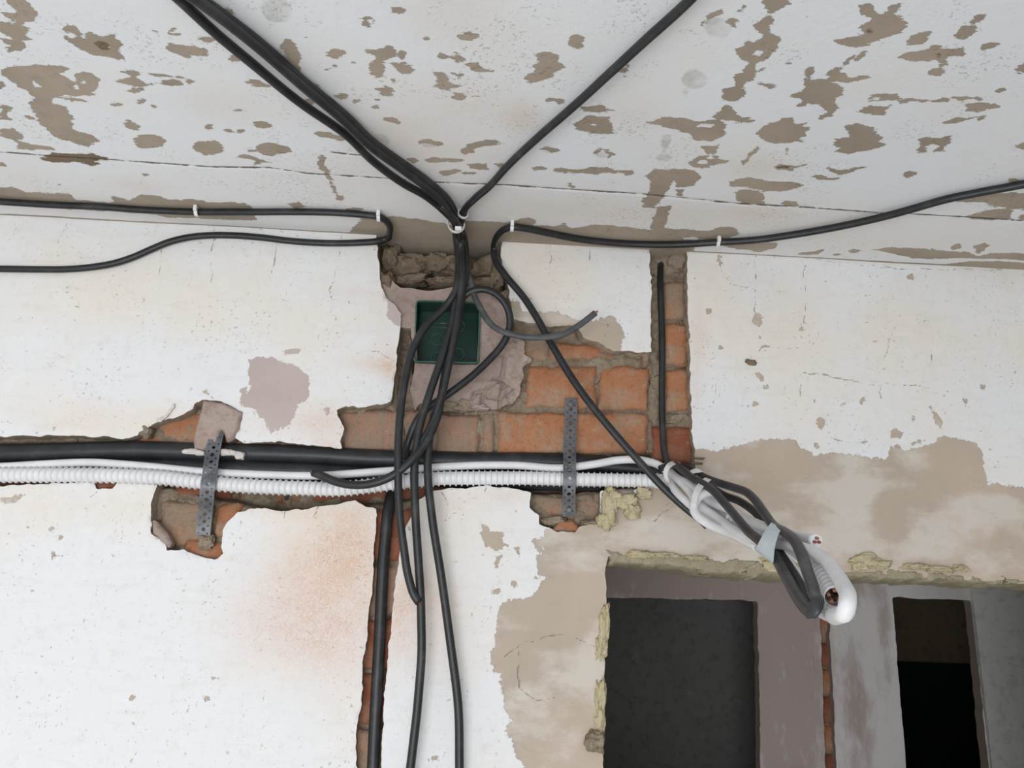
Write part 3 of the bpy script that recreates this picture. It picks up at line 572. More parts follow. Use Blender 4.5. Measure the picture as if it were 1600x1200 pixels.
CB3 = [[(340,-10),(470,-10),(465,20),(420,40),(385,50),(350,25)], [(320,100),(350,75),(395,85),(385,135),(410,155),(410,195),(380,240),(345,260),(315,285),(305,335),(270,350),(290,385),(280,400),(240,420),(185,415),(185,375),(235,350),(235,310),(270,300),(285,260),(250,240),(245,205),(290,180),(330,170),(355,145),(330,125)],
 [(375,40),(395,45),(380,80),(360,80)], [(155,480),(195,440),(235,455),(260,490),(322,500),(300,512),(200,500),(160,500)], [(0,495),(40,495),(90,505),(150,495),(195,515),(195,560),(140,590),(80,585),(40,555),(0,550)],
 [(100,610),(170,600),(160,640),(120,640)], [(50,680),(80,645),(120,650),(160,650),(210,675),(150,690),(100,700),(60,695)], [(-10,710),(70,710),(100,740),(60,770),(-10,780)], [(-10,790),(25,790),(20,820),(-10,820)],
 [(260,680),(290,640),(330,610),(347,615),(310,647),(270,690)], [(750,20),(800,15),(840,45),(870,45),(880,15),(915,15),(915,50),(955,90),(950,130),(880,150),(800,180),(740,190),(700,190),(655,170),(700,160),(760,150),(780,140),(750,115),(790,80),(760,60)],
 [(693,262),(715,238),(728,233),(706,262)], [(735,250),(775,210),(780,213),(745,253)], [(950,165),(1000,135),(1050,135),(1045,165),(1000,190),(955,190)], [(1150,150),(1190,115),(1240,105),(1230,145),(1180,165)], [(1215,95),(1250,60),(1280,65),(1270,85),(1225,100)],
 [(915,240),(940,205),(1000,210),(1060,195),(1130,195),(1165,200),(1180,185),(1210,185),(1195,200),(1195,230),(1130,240),(1125,270),(1090,280),(1070,255),(1000,255),(970,250)], ell(1078,302,31,15,-8),
 [(1255,200),(1290,175),(1340,185),(1310,200),(1270,208)], [(1400,295),(1450,262),(1450,312),(1410,312)], [(525,355),(520,310),(545,280),(568,280),(560,310),(540,340)], [(610,305),(660,288),(710,310),(715,325),(785,312),(792,325),(730,337),(690,340),(640,325)],
 [(460,400),(520,380),(540,345),(600,335),(670,350),(680,390),(650,420),(665,450),(640,480),(590,494),(590,480),(625,460),(590,435),(540,430),(500,452),(490,440),(520,415)], [(310,342),(330,343),(416,362),(380,364)],
 [(343,292),(380,265),(384,275)], [(785,410),(830,390),(900,390),(920,383),(920,410),(970,420),(960,432),(920,432),(910,415),(850,425),(800,427)], [(745,465),(800,440),(860,445),(887,438),(870,460),(860,487),(800,482)],
 [(950,413),(1042,414),(1042,423),(950,421)], [(1055,420),(1090,410),(1132,414),(1130,427),(1070,430)], [(1145,405),(1200,400),(1260,400),(1270,420),(1320,430),(1332,446),(1280,457),(1250,467),(1200,462),(1200,445),(1165,430)],
 [(1105,510),(1150,490),(1247,488),(1180,510),(1130,517)], ell(1345,376,20,8), ell(1262,493,8,4), [(318,560),(360,520),(440,492),(475,490),(485,510),(530,515),(510,530),(545,535),(520,555),(530,570),(510,575),(525,595),(440,600),(370,590)],
 [(655,580),(710,570),(700,530),(740,512),(800,525),(835,560),(850,575),(840,590),(860,605),(790,630),(740,635),(710,645),(660,630),(685,615),(655,600)],
 [(985,645),(1010,600),(1000,580),(1030,565),(1080,575),(1140,565),(1140,590),(1110,610),(1115,635),(1060,635),(1090,610),(1060,600),(1030,615),(1040,640)], [(1395,605),(1450,588),(1450,622),(1410,614)], [(1425,520),(1450,510),(1450,530)],
 [(400,690),(430,682),(490,690),(532,687),(500,700),(470,710),(410,708)], [(550,735),(600,728),(620,740),(670,742),(650,750),(580,750)], [(620,702),(660,712),(700,702),(782,697),(720,722),(670,727)], [(925,730),(960,710),(997,722),(960,743)],
 [(212,755),(260,742),(350,745),(370,760),(470,760),(520,772),(490,785),(420,800),(350,795),(290,778),(230,772)], [(235,800),(270,790),(330,795),(370,820),(360,850),(270,850),(240,830)], [(415,850),(440,838),(490,840),(495,855),(450,862)],
 [(1200,830),(1290,805),(1480,800),(1480,875),(1350,865),(1270,845),(1160,835)], [(1190,905),(1270,885),(1330,870),(1390,880),(1380,910),(1300,917),(1220,912)], ell(1435,905,16,16),
 [(0,955),(60,958),(130,965),(170,945),(230,950),(258,970),(240,985),(180,998),(60,998),(0,990)], [(150,1020),(300,1010),(415,1010),(405,1035),(340,1052),(250,1037)], [(505,1058),(560,1050),(600,1042),(580,1063)], ell(660,1062,22,7), ell(730,1048,25,7),
 [(810,1040),(900,1030),(1010,1035),(1080,1045),(1200,1050),(1250,1070),(1300,1055),(1500,1060),(1500,1085),(1300,1080),(1220,1075),(1100,1080),(1000,1080),(920,1065)], [(1100,1102),(1260,1090),(1500,1098),(1500,1125),(1260,1120)],
 [(1135,1035),(1170,1010),(1177,1030),(1150,1042)], [(1235,1025),(1280,1008),(1297,1025),(1250,1060),(1240,1050)], [(100,85),(150,50),(185,40),(180,60),(130,80),(100,105)], ell(222,92,25,17), [(240,50),(265,30),(282,28),(262,52)], ell(535,75,8,18,-8), ell(455,262,12,8,40), ell(452,628,4,13), ell(1400,752,28,9)]
cholesA = [cpoly(p, z) for p, z in ((ell(330,165,16,15), A1), (ell(478,212,20,12,30), A1), ([(135,370),(165,375),(187,405),(160,402)], A1), (ell(150,97,10,8), A2), (ell(810,147,12,8), A1), ([(295,230),(330,200),(360,212),(345,235)], A3),
                                    (ell(1180,577,16,6), A2), (ell(820,408,22,6), A3), (ell(135,650,16,9), A3), (ell(100,672,18,8,-20), A3), (ell(1220,425,22,6), A3), (ell(190,572,12,12), A2), (ell(1030,990,70,8), A3), (ell(45,993,35,5), A3), (ell(120,522,40,6), A3))]
cbare_p = [cpoly(p, A1) for p in CB1]+[cpoly(p, A2) for p in CB2]+[cpoly(p, A3) for p in CB3]
cbare = cg.sd(cbare_p)
cbare = np.minimum(cbare, -cg.sd(cholesA))
cbare = np.maximum(cbare, .01*(cg.V > -.003)-.005*(cg.V <= -.003)-.025*(cg.V < -.006))
cbare = cbare+fbm(cg.U, cg.V, .02, 3, 61, stretch=1.6)*.0035
cdark = cg.sd([cpoly(p, A1) for p in ([(175,732),(240,708),(330,712),(430,710),(505,738),(440,750),(470,765),(430,765),(350,750),(250,757)], ell(475,212,30,20,20))]+
              [cpoly(p, A3) for p in (ell(795,130,18,14), ell(1080,235,16,12), ell(440,697,30,8), ell(860,78,9,9))])+fbm(cg.U, cg.V, .018, 3, 67, stretch=1.8)*.004
cgrey = cg.sd([cpoly(p, z) for p, z in ((ell(1280,45,78,58,15), A1), (ell(1505,728,40,20), A2), ([(1490,620),(1545,620),(1510,700),(1495,705)], A2), (ell(170,115,62,42), A3), (ell(68,330,52,40), A3), (ell(30,390,8,20), A3),
                                        (ell(1300,250,36,30), A1), (ell(190,650,45,28,20), A2), (ell(420,668,35,14), A2), (ell(1222,712,38,20), A2), (ell(965,690,30,16), A2))])
ccrack = cg.line([cpoly([(-120,229),(0,237),(100,245),(165,249),(330,261),(420,262),(480,271),(600,278),(700,286),(800,290),(900,297),(1000,303),(1060,309),(1150,318),(1260,324),(1370,332),(1480,337),(1600,345),(1720,352)]),
                  cpoly([(1535,703),(1560,708),(1600,714)], A1), cpoly([(0,708),(60,715),(150,722)], A2)])
def cb(cx, cy, rx, ry, k):
    p = Q(cx, cy); return (p[0], p[1], rx/1000, ry/1000, k)
cwarm = cg.soft([cb(620,215,60,60,.45), cb(720,170,70,50,.3), cb(815,185,25,35,.6), cb(350,165,70,50,.3), cb(980,185,40,40,.35), cb(215,290,40,20,.3), cb(600,270,160,40,.3), cb(720,240,80,40,.4), cb(700,10,60,60,.4), cb(1180,262,50,30,.4),
                 cb(1000,330,250,40,.25), cb(1180,330,60,25,.3)])
cwarm = cwarm+.22*sstep(cg.V+.18, .15)
crel = fbm(cg.U, cg.V, .3, 3, 69)*.002
crel = crel+np.clip(1-ccrack/.004, 0, 1)*.0015
CEIL = sheet('ceiling', cg, np.ones(cg.U.shape), lambda u, v: np.stack([u, v, ZC+np.abs(cg.sample(crel, u, v))*1.0-.0005], 1), None,
             dict(bare=cbare, dark=cdark, grey=cgrey, crack=ccrack, warm=cwarm), M['ceiling'], flip=True)
tag(CEIL, kind='structure')

# ------------------------------------------------------------------ the rest of the room, the hallway and the rooms beyond
def slab(name, lo, hi, mat, kind='structure', parent=None):
    bm = bmesh.new(); bmesh.ops.create_cube(bm, size=1)
    lo, hi = Vector(lo), Vector(hi); bm.transform(Matrix.Translation((lo+hi)/2) @ Matrix.Diagonal((*(hi-lo), 1)))
    me = bpy.data.meshes.new(name); bm.to_mesh(me); bm.free(); o = link(name, me, mat, parent)
    if kind: o['kind'] = kind
    return o
M['screed'] = masonry('dusty_screed', (.66, .635, .60), (.71, .68, .64), (.60, .575, .54), 8, .003)
M['oldwall'] = masonry('old_whitewash', (.74, .72, .68), (.70, .66, .60), (.60, .55, .49), 6, .002)
def hall_material():
    g = G('hallway_render', .93, .15); n1 = g.noise(6, 5, .6); n2 = g.noise(18, 6, .65, g.mp((1.5, 1, .6))); n3 = g.noise(120, 4)
    c = g.mix(g.rng(n1, .35, .65), (.76, .725, .69), (.80, .765, .73))
    c = g.mix(g.rng(g.op('ADD', g.attr('pink'), g.op('MULTIPLY', g.op('SUBTRACT', n2, .5), .9)), .3, .7), c, (.50, .405, .38))
    c = g.mix(g.op('MULTIPLY', g.rng(n2, .55, .7), .45), c, (.76, .73, .69))
    c = g.mix(g.op('MULTIPLY', g.rng(n3, .6, .75), .4), c, (.36, .32, .29))
    c = g.mix(g.attr('rim'), c, (.40, .32, .27))
    return g.out(c, g.op('ADD', n2, g.op('MULTIPLY', n3, .3)), .002)
M['hall'] = hall_material()
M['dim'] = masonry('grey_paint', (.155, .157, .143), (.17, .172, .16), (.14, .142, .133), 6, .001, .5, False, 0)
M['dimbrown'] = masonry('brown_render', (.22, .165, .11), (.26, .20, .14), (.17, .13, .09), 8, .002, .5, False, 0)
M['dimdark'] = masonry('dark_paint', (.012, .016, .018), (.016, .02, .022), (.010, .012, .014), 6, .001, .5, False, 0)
M['pier'] = masonry('grey_smooth_render', (.80, .79, .76), (.83, .82, .79), (.84, .83, .80), 5, .001, .4, False, .1)
D2 = .95
slab('floor', (-2.45, -3.0, -.08), (2.45, 3.0, 0), M['screed'])
slab('wall_left', (-2.53, -3.0, 0), (-2.45, 3.0, ZC), M['oldwall'])
slab('wall_right', (2.45, -3.0, 0), (2.53, 3.0, ZC), M['oldwall'])
wf = slab('wall_front', (-2.45, -3.08, 0), (2.45, -3.0, .62), M['oldwall'])
slab('wall_front_head', (-2.45, -3.08, 2.22), (2.45, -3.0, ZC), M['oldwall'], None, wf)
slab('wall_front_pier', (.50, -3.08, .62), (2.45, -3.0, 2.22), M['oldwall'], None, wf)
slab('wall_front_pier', (-2.45, -3.08, .62), (-1.80, -3.0, 2.22), M['oldwall'], None, wf)
wn = slab('window_1', (-1.80, -3.07, .60), (.50, -3.01, .66), M['white'])
for n, lo, hi in (('frame_post', (-.68, -3.06, .66), (-.62, -3.02, 2.2)), ('frame_head', (-1.80, -3.06, 2.17), (.50, -3.02, 2.22)), ('frame_post', (.45, -3.06, .66), (.50, -3.02, 2.2)), ('frame_post', (-1.80, -3.06, .66), (-1.75, -3.02, 2.2))):
    slab(n, lo, hi, M['white'], None, wn)

hg = Grid(axis(P(930, 1000, D2)[0], P(1680, 1000, D2)[0], .006, -2.45, 2.45, .15), axis(P(1300, 1230, D2)[2], P(1300, 850, D2)[2], .006, 0, ZC+.004, .15))
def hpoly(p): return wpoly(p, None, D2)
hop = [hpoly([(700,925),(943,934),(1184,938),(1189,1200),(1215,2400),(640,2400)]), hpoly([(1394,933),(1518,938),(1545,1200),(1610,2000),(1480,2000),(1416,1200)])]
hgr = hpoly([(1281,955),(1295,955),(1308,1200),(1330,1600),(1315,1600),(1291,1200)])
ho = np.maximum(hg.sd(hop, .08), hg.sd([hgr], .08))+fbm(hg.U, hg.V, .03, 3, 91)*.004
hgv = hg.sd([hgr], .08)
hpink = hg.soft([(P(x, y, D2)[0], P(x, y, D2)[2], ru, rv, k) for x, y, ru, rv, k in ((1230,1080,.13,.4,1.0), (1060,900,.45,.09,1.0), (1345,1120,.05,.22,.55), (1385,1010,.03,.2,.5), (1290,900,.1,.08,.4))])
def hf(u, v): return np.stack([u, D2+fbm(u, v, .3, 3, 93)*.006, v], 1)
HW = sheet('wall_hallway', hg, -ho, hf, lambda u, v: np.stack([u, np.where(hg.sample(hgv, u, v) > -.02, D2+.04, D2+.035), v], 1), dict(pink=hpink), M['hall'])
tag(HW, kind='structure')
gx = lambda y: 1283+(y-960)*.083
ys = [950, 1003, 1045, 1088, 1132, 1177, 1222]
for k in range(6):
    y0, y1 = ys[k]+2, ys[k+1]-2
    b = brick('brick', [(gx(y0)-10,y0),(gx(y0)+34,y0),(gx(y1)+34,y1),(gx(y1)-10,y1)], D2+.02, ('brick', 'brick_red')[k % 2], back=D2+.06, parent=HW, cell=.015, rough=.004)
    b.location = b.location
slab('mortar_bed', (P(1270, 1000, D2)[0], D2+.033, .5), (P(1335, 1000, D2)[0]+.1, D2+.06, P(1290, 950, D2)[2]+.03), M['mortar'], None, HW)
x1 = P(1300, 1000, D2)[0]
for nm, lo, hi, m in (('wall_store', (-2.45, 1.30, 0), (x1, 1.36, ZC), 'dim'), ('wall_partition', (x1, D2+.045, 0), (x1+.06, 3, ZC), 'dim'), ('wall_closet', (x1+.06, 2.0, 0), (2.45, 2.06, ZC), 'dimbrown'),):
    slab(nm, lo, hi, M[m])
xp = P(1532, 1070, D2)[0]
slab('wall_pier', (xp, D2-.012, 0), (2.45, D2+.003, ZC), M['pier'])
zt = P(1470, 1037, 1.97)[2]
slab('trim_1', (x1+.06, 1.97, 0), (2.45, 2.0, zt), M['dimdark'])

# ------------------------------------------------------------------ cables
def pt(q):
    if q[0] == 'c': return Q(q[1], q[2], q[3])
    return P(q[0], q[1], -q[2] if len(q) > 2 else 0)          # third number: how far in front of the wall
def smooth(pts, step=.006):
    p = np.array([pt(q) if not isinstance(q, np.ndarray) else q for q in pts]); p = np.concatenate([[2*p[0]-p[1]], p, [2*p[-1]-p[-2]]])
    out = []
    for k in range(1, len(p)-2):
        a, b, c, d = p[k-1:k+3]; L = np.linalg.norm(c-b); n = max(2, int(L/step))
        ta = max(np.linalg.norm(b-a), 1e-6); tc = max(np.linalg.norm(d-c), 1e-6)
        m1 = ((c-b)/L*ta+(b-a)/ta*L)/(ta+L)*L; m2 = ((d-c)/tc*L+(c-b)/L*tc)/(tc+L)*L
        for t in np.arange(n)/n:
            t2, t3 = t*t, t*t*t
            out.append((2*t3-3*t2+1)*b+(t3-2*t2+t)*m1+(3*t2-2*t3)*c+(t3-t2)*m2)
    out.append(p[-2]); return np.array(out)
def resample(c, step):
    d = np.concatenate([[0], np.cumsum(np.linalg.norm(np.diff(c, axis=0), axis=1))]); n = max(2, int(d[-1]/step))
    s = np.linspace(0, d[-1], n+1); return np.stack([np.interp(s, d, c[:, k]) for k in range(3)], 1), s
def sweep(name, c, ra, rb=None, n=12, hint=(0, -1, 0), mat=None, parent=None, cap=True, rad=None, fixed=True, offset=None):
    c = np.asarray(c); rb = ra if rb is None else rb
    t = np.gradient(c, axis=0); t /= np.linalg.norm(t, axis=1)[:, None]+1e-12
    h = np.array(hint, float); N = []; prev = None
    for q in t:
        v = h if (prev is None or fixed) else prev
        v = v-(v@q)*q
        if np.linalg.norm(v) < .25 and prev is not None: v = prev-(prev@q)*q
        v = v/(np.linalg.norm(v)+1e-12)
        if prev is not None: v = v*.5+prev*.5; v -= (v@q)*q; v /= np.linalg.norm(v)+1e-12
        N.append(v); prev = v
    N = np.array(N); B = np.cross(t, N); a = np.arange(n)*2*math.pi/n
    k = np.ones(len(c)) if rad is None else rad
    if offset is not None: c = c+N*offset[0]+B*offset[1]
    V = c[:, None, :]+(np.cos(a)[None, :, None]*N[:, None, :]*rb+np.sin(a)[None, :, None]*B[:, None, :]*ra)*k[:, None, None]
    V = V.reshape(-1, 3).tolist(); fs = []
    for i in range(len(c)-1):
        for j in range(n): fs.append((i*n+j, i*n+(j+1) % n, (i+1)*n+(j+1) % n, (i+1)*n+j))
    if cap: fs += [list(range(n))[::-1], [(len(c)-1)*n+j for j in range(n)]]
    me = bpy.data.meshes.new(name); me.from_pydata(V, [], fs)
    me.polygons.foreach_set('use_smooth', [len(f) == 4 for f in fs])
    return link(name, me, M[mat], parent)
def cores(c, parent, mats, r=.0016, R=.0026, L=.004, name='conductor'):
    e = c[-1]; t = e-c[-3]; t /= np.linalg.norm(t); u = np.cross(t, [0, .3, 1]); u /= np.linalg.norm(u); v = np.cross(t, u)
    for k, m in enumerate(mats):
        a = 2*math.pi*k/len(mats)+.5; o = e+(u*math.cos(a)+v*math.sin(a))*(R if len(mats) > 1 else 0)
        sweep(name, np.array([o-t*.004, o+t*L*.5, o+t*L]), r, n=8, mat=m, parent=parent)
def cable(name, pts, ra, label, group=None, rb=None, mat='black', hint=(0, -1, 0), end=None, cat='cable', n=12, step=.006, wob=.0006):
    c = smooth(pts, step); s = np.arange(len(c))*step
    for k in range(3): c[:, k] += fbm(s, s*0+k*9.1, .09, 2, len(label)+k)*wob
    o = sweep(name, c, ra, rb, n, hint, mat)
    tag(o, label, cat, group)
    if end: cores(c, o, end)
    return o
CG = 'black cables fixed to the ceiling'; HG = 'black cables hanging in front of the box'
# over the ceiling into the bundle
def down(y0, dx): return [('c', 704+dx, 335, .012), (714+dx*.5, 358, .028), (718+dx*.6, 385, .036), (720+dx*.6, 420, .036)]
cable('flat_cable', [('c', -376, -468, .008), ('c', 240, -52, .008), ('c', 317, 0, .008), ('c', 403, 64, .009), ('c', 475, 127, .009), ('c', 542, 182, .010), ('c', 583, 222, .010), ('c', 633, 258, .011), ('c', 674, 288, .011), ('c', 700, 312, .014), ('c', 716, 347, .016), (725, 376, .034), (728, 410, .036), (724, 450, .038), (716, 500, .034), (703, 560, .034), (690, 615, .036), (677, 655, .036), (669, 700, .036), (669, 750, .036), (674, 800, .034), (689, 900, .030), (706, 1020, .026), (716, 1110, .022), (718, 1200, .020), (719, 1320, .020), (712, 2100, .012)],
      .0064, 'black cable from the ceiling to the floor, rightmost of the hanging strands', HG, .0050)
cable('flat_cable', [('c', -250, -465, .010), ('c', 210, -62, .010), ('c', 281, 0, .010), ('c', 337, 51, .012), ('c', 400, 104, .014), ('c', 470, 161, .014), ('c', 538, 209, .013), ('c', 581, 250, .012), ('c', 631, 287, .012), ('c', 665, 306, .012), ('c', 688, 324, .014), ('c', 705, 341, .016), (713, 370, .034), (717, 410, .038), (714, 450, .044), (706, 505, .044), (690, 560, .044), (670, 620, .044), (655, 670, .043), (648, 730, .042), (649, 800, .040), (654, 880, .036), (658, 950, .034), (659, 1010, .032), (653, 1100, .028), (641, 1200, .024), (628, 1310, .020), (540, 2100, .012)],
      .0064, 'black cable from the ceiling to the floor, middle hanging strand', HG, .0050)
cable('flat_cable', [('c', -334, -416, .017), ('c', 226, -52, .017), ('c', 306, 0, .018), ('c', 393, 66, .019), ('c', 466, 129, .019), ('c', 534, 186, .019), ('c', 576, 227, .020), ('c', 627, 264, .020), ('c', 668, 294, .020), ('c', 694, 317, .022), ('c', 708, 343, .026), (716, 374, .048), (719, 420, .050), (712, 455, .050), (697, 478, .046), (668, 507, .046), (646, 543, .046), (634, 590, .046), (625, 650, .048), (622, 720, .048), (624, 790, .046), (630, 850, .044), (639, 905, .042), (648, 932, .041), (655, 942, .040)],
      .0062, 'black cable dropping past the left side of the green box, its end touching another strand', HG, .0050, end=['core'])
cable('flat_cable', [('c', 1510, -480, .010), ('c', 1132, -60, .010), ('c', 1078, 0, .010), ('c', 1010, 62, .012), ('c', 950, 117, .013), ('c', 908, 156, .012), ('c', 850, 207, .010), ('c', 790, 263, .009), ('c', 765, 291, .010), ('c', 740, 312, .012), ('c', 724, 332, .014), ('c', 720, 347, .024), (724, 376, .044), (728, 420, .046), (719, 455, .046), (708, 510, .040), (700, 560, .040), (692, 605, .042), (682, 655, .044), (664, 694, .046), (640, 722, .048), (612, 744, .046), (580, 756, .042), (550, 758, .036), (520, 751, .030), (500, 742, .026), (489, 738, .024)],
      .0064, 'black cable from the upper right of the ceiling, cut end curled over the conduit', HG, .0050, end=['copper', 'grey'])
cable('flat_cable', [('c', 690, 320, .024), ('c', 713, 346, .034), (720, 380, .056), (722, 430, .056), (718, 470, .052), (709, 530, .050), (701, 570, .048), (690, 620, .046), (676, 660, .043), (660, 690, .040), (650, 704, .036), (646, 715, .030)],
      .0058, 'black cable ending over the thick black cables below the green box', HG, .0048)
cable('looped_cable', [(716, 472, .030), (735, 456, .036), (755, 452, .040), (777, 461, .042), (791, 478, .040), (797, 502, .036), (793, 524, .032), (782, 543, .028), (766, 561, .026), (735, 590, .026), (700, 616, .026), (668, 638, .026), (655, 652, .026), (643, 676, .022), (635, 700, .016), (633, 716, .004)],
      .0060, 'black cable making a round loop right of the green box', HG, .0046)
cable('grey_cable', [(722, 395, .030), (730, 424, .030), (738, 453, .034), (744, 469, .038), (752, 484, .042), (763, 502, .048), (780, 516, .054), (801, 523, .058), (825, 527, .060), (850, 527, .060), (880, 522, .060), (905, 508, .058), (920, 497, .056), (930, 489, .054)],
      .0052, 'thin worn grey cable curving right of the green box, cut end in the air', None, .0040, 'grey', end=['copper', 'core'])
cable('ceiling_cable', [('c', 2150, 150, .008), ('c', 1720, 258, .008), ('c', 1600, 288, .008), ('c', 1530, 301, .008), ('c', 1480, 311, .008), ('c', 1430, 325, .008), ('c', 1370, 341, .008), ('c', 1290, 358, .008), ('c', 1230, 368, .008), ('c', 1180, 375, .008), ('c', 1120, 379, .008), ('c', 1060, 382, .007), ('c', 1000, 382, .007), ('c', 950, 379, .007), ('c', 900, 373, .007), ('c', 850, 363, .007), ('c', 820, 357, .008), ('c', 800, 355, .009), ('c', 786, 360, .009), ('c', 777, 369, .012), (772, 388, .010), (775, 408, .014), (788, 428, .018), (820, 466, .024), (840, 498, .030), (860, 535, .036), (900, 600, .044), (950, 665, .052), (1000, 722, .058), (1040, 765, .062), (1070, 792, .064), (1092, 810, .068), (1106, 822, .070)],
      .0062, 'black cable from the right end of the ceiling, crossing the bare bricks diagonally', None, .0050)
cable('wall_cable', [('c', -420, 286, .007), ('c', -90, 308, .007), ('c', 0, 315, .007), ('c', 80, 320, .007), ('c', 150, 323, .007), ('c', 230, 328, .007), ('c', 305, 331, .007), ('c', 380, 331, .007), ('c', 450, 331, .007), ('c', 530, 333, .007), ('c', 570, 336, .007), ('c', 592, 339, .008), ('c', 602, 344, .008), ('c', 609, 353, .011), ('c', 609, 364, .014), (602, 374, .008), (590, 377, .010), (565, 379, .008), (530, 380, .007), (490, 379, .007), (450, 376, .007), (410, 371, .007), (370, 368, .007), (330, 368, .007), (290, 372, .007), (262, 379, .007), (235, 390, .007), (210, 401, .007), (180, 411, .007), (140, 418, .007), (100, 421, .007), (60, 421, .007), (0, 420, .007), (-90, 418, .007), (-420, 410, .007)],
      .0058, 'black cable doubling back along the top of the left wall', None, .0048)
cable('channel_cable', [(1034, 402, -.045), (1032, 420, -.022), (1032, 450, -.010), (1034, 500, -.010), (1035, 560, -.010), (1034, 620, -.010), (1036, 680, -.008), (1040, 715, 0), (1050, 735, .010), (1070, 750, .030)],
      .0056, 'black cable standing upright in the narrow chased channel', None, .0046)
cable('groove_cable', [(615, 740, -.026), (613, 765, -.020), (606, 800, -.006), (601, 850, -.005), (597, 920, -.005), (592, 1020, -.005), (588, 1100, -.005), (583, 1200, -.005), (577, 1330, -.005)],
      .0090, 'thick black cable sunk in the groove below the conduit', None, .0075)
TG = 'thick black cables in the long chase'
cable('thick_cable', [(-420, 716, -.07), (-375, 715, -.045), (-330, 714, -.018), (-120, 711, -.016), (0, 709, -.016), (100, 706, -.016), (225, 704, -.016), (330, 707, -.016), (420, 709, -.016), (500, 712, -.016), (560, 716, -.016), (640, 718, -.016), (740, 720, -.018), (860, 722, -.020), (950, 728, -.020), (1010, 734, -.018), (1050, 742, -.012)], .0150, 'thick black cable, upper of the pair in the long chase', TG, n=18, wob=.001)
cable('thick_cable', [(-420, 737, -.07), (-375, 737, -.045), (-330, 737, -.024), (-120, 737, -.022), (0, 736, -.022), (120, 731, -.022), (250, 731, -.022), (420, 735, -.020), (500, 738, -.020), (560, 742, -.022), (700, 747, -.024), (830, 752, -.024), (950, 754, -.024), (1047, 752, -.022)], .0155, 'thick black cable, lower of the pair in the long chase, behind the white ones', TG, n=18, wob=.001)

# ------------------------------------------------------------------ coil of cable ends hanging from the right end of the chase
ZK = (1000, 690, .2584)
def K(x, y, off=0.0, dmax=.62):                # point of the coil: it leans out from the wall towards the room
    px, py = ZK[0]+x*ZK[2], ZK[1]+y*ZK[2]
    s = max(0, ((px-1035)*270+(py-735)*215)/(270**2+215**2))
    return P(px, py, -(.012+dmax*min(s, 1.08)**1.15)-off)
cable('white_cable', [(-420, 732, -.07), (-375, 731, -.04), (-330, 731, -.008), (-120, 730, -.004), (0, 729, -.002), (60, 726, -.002), (150, 723, -.002), (210, 727, -.002), (300, 736, -.002), (420, 742, -.002), (500, 743, -.002), (560, 739, -.002), (620, 735, -.002), (700, 729, -.002), (800, 727, -.002), (880, 731, 0), (930, 725, .004), (965, 719, .006), (1000, 719, .008), (1025, 725, .012),
      K(175, 190, .01), K(250, 245, .02), K(310, 310, .02), K(350, 380, .02), K(440, 445, .0), K(560, 530, .0), K(680, 590, .0), K(800, 612, .01), K(900, 625, .02), K(960, 640, .03), K(1035, 665, .03), K(1110, 705, .03), K(1185, 795, .03), K(1235, 880, .025), K(1256, 960, .02), K(1246, 1025, .01), K(1205, 1052, .0), K(1150, 1045, -.03), K(1095, 1020, -.06), K(1045, 960, -.09), K(990, 880, -.11), K(920, 770, -.10), K(830, 660, -.08), K(700, 570, -.05), K(560, 480, -.04), K(430, 400, -.03)],
      .0064, 'white cable along the chase, its end bent into the big loop of the coil', None, None, 'white', n=14)
cable('white_cable', [K(150, 150, 0), K(215, 215, .01), K(290, 262, .02), K(345, 310, .015), K(415, 360, .0), K(520, 400, .0), K(640, 470, .0), K(760, 520, .0), K(860, 545, .0), K(960, 575, .0), K(1035, 592, .0), K(1066, 598, .0)],
      .0064, 'white cable of the coil whose cut end shows red-brown cores', None, None, 'white', n=14, end=['core', 'core', 'copper'])
cable('white_cable', [K(440, 302, .03), K(390, 312, .045), K(345, 345, .05), K(325, 395, .045), K(345, 448, .035), K(410, 495, .015), K(520, 545, -.005), K(620, 590, -.01), K(720, 640, -.02)],
      .0064, 'white cable bent back in a hook at the middle of the coil', None, None, 'white', n=14)
cable('white_cable', [K(160, 200, .005), K(195, 270, .012), K(250, 335, .01), K(330, 405, -.01), K(450, 470, -.02), K(600, 545, -.03), K(740, 610, -.03)],
      .0060, 'white cable along the lower edge of the coil', None, None, 'white', n=14)
FB = 'flat black ends in the coil'
cable('flat_cable', [K(120, 165, .012), K(200, 140, .03), K(250, 165, .045), K(310, 215, .06), K(380, 255, .07), K(440, 295, .07), K(510, 370, .06), K(590, 465, .055), K(660, 545, .055), K(730, 605, .05), K(800, 680, .04), K(860, 780, .04), K(925, 895, .04), K(985, 985, .035), K(1022, 1020, .034), K(1050, 1028, .036), K(1063, 1000, .04), K(1052, 920, .045), K(1022, 810, .05), K(985, 700, .055), K(935, 600, .06), K(870, 545, .05), K(800, 500, .03), K(750, 430, .03), K(690, 350, .03), K(640, 305, .03), K(560, 275, .03), K(480, 250, .035), K(400, 220, .03), K(300, 165, .01), K(200, 135, .0)],
      .0056, 'black flat cable doubled into a long hairpin on top of the coil', FB, .0032, 'black2', hint=(-.35, -.8, -.1))
cable('flat_cable', [K(260, 170, .01), K(380, 240, .0), K(500, 320, -.02), K(600, 360, -.02), K(700, 430, -.02), K(780, 540, -.02), K(830, 650, -.01), K(900, 760, .0), K(960, 860, .0), K(1020, 1000, -.005)],
      .0056, 'black flat cable lying inside the coil under the hairpin', FB, .0032, 'black', hint=(-.35, -.8, -.1))
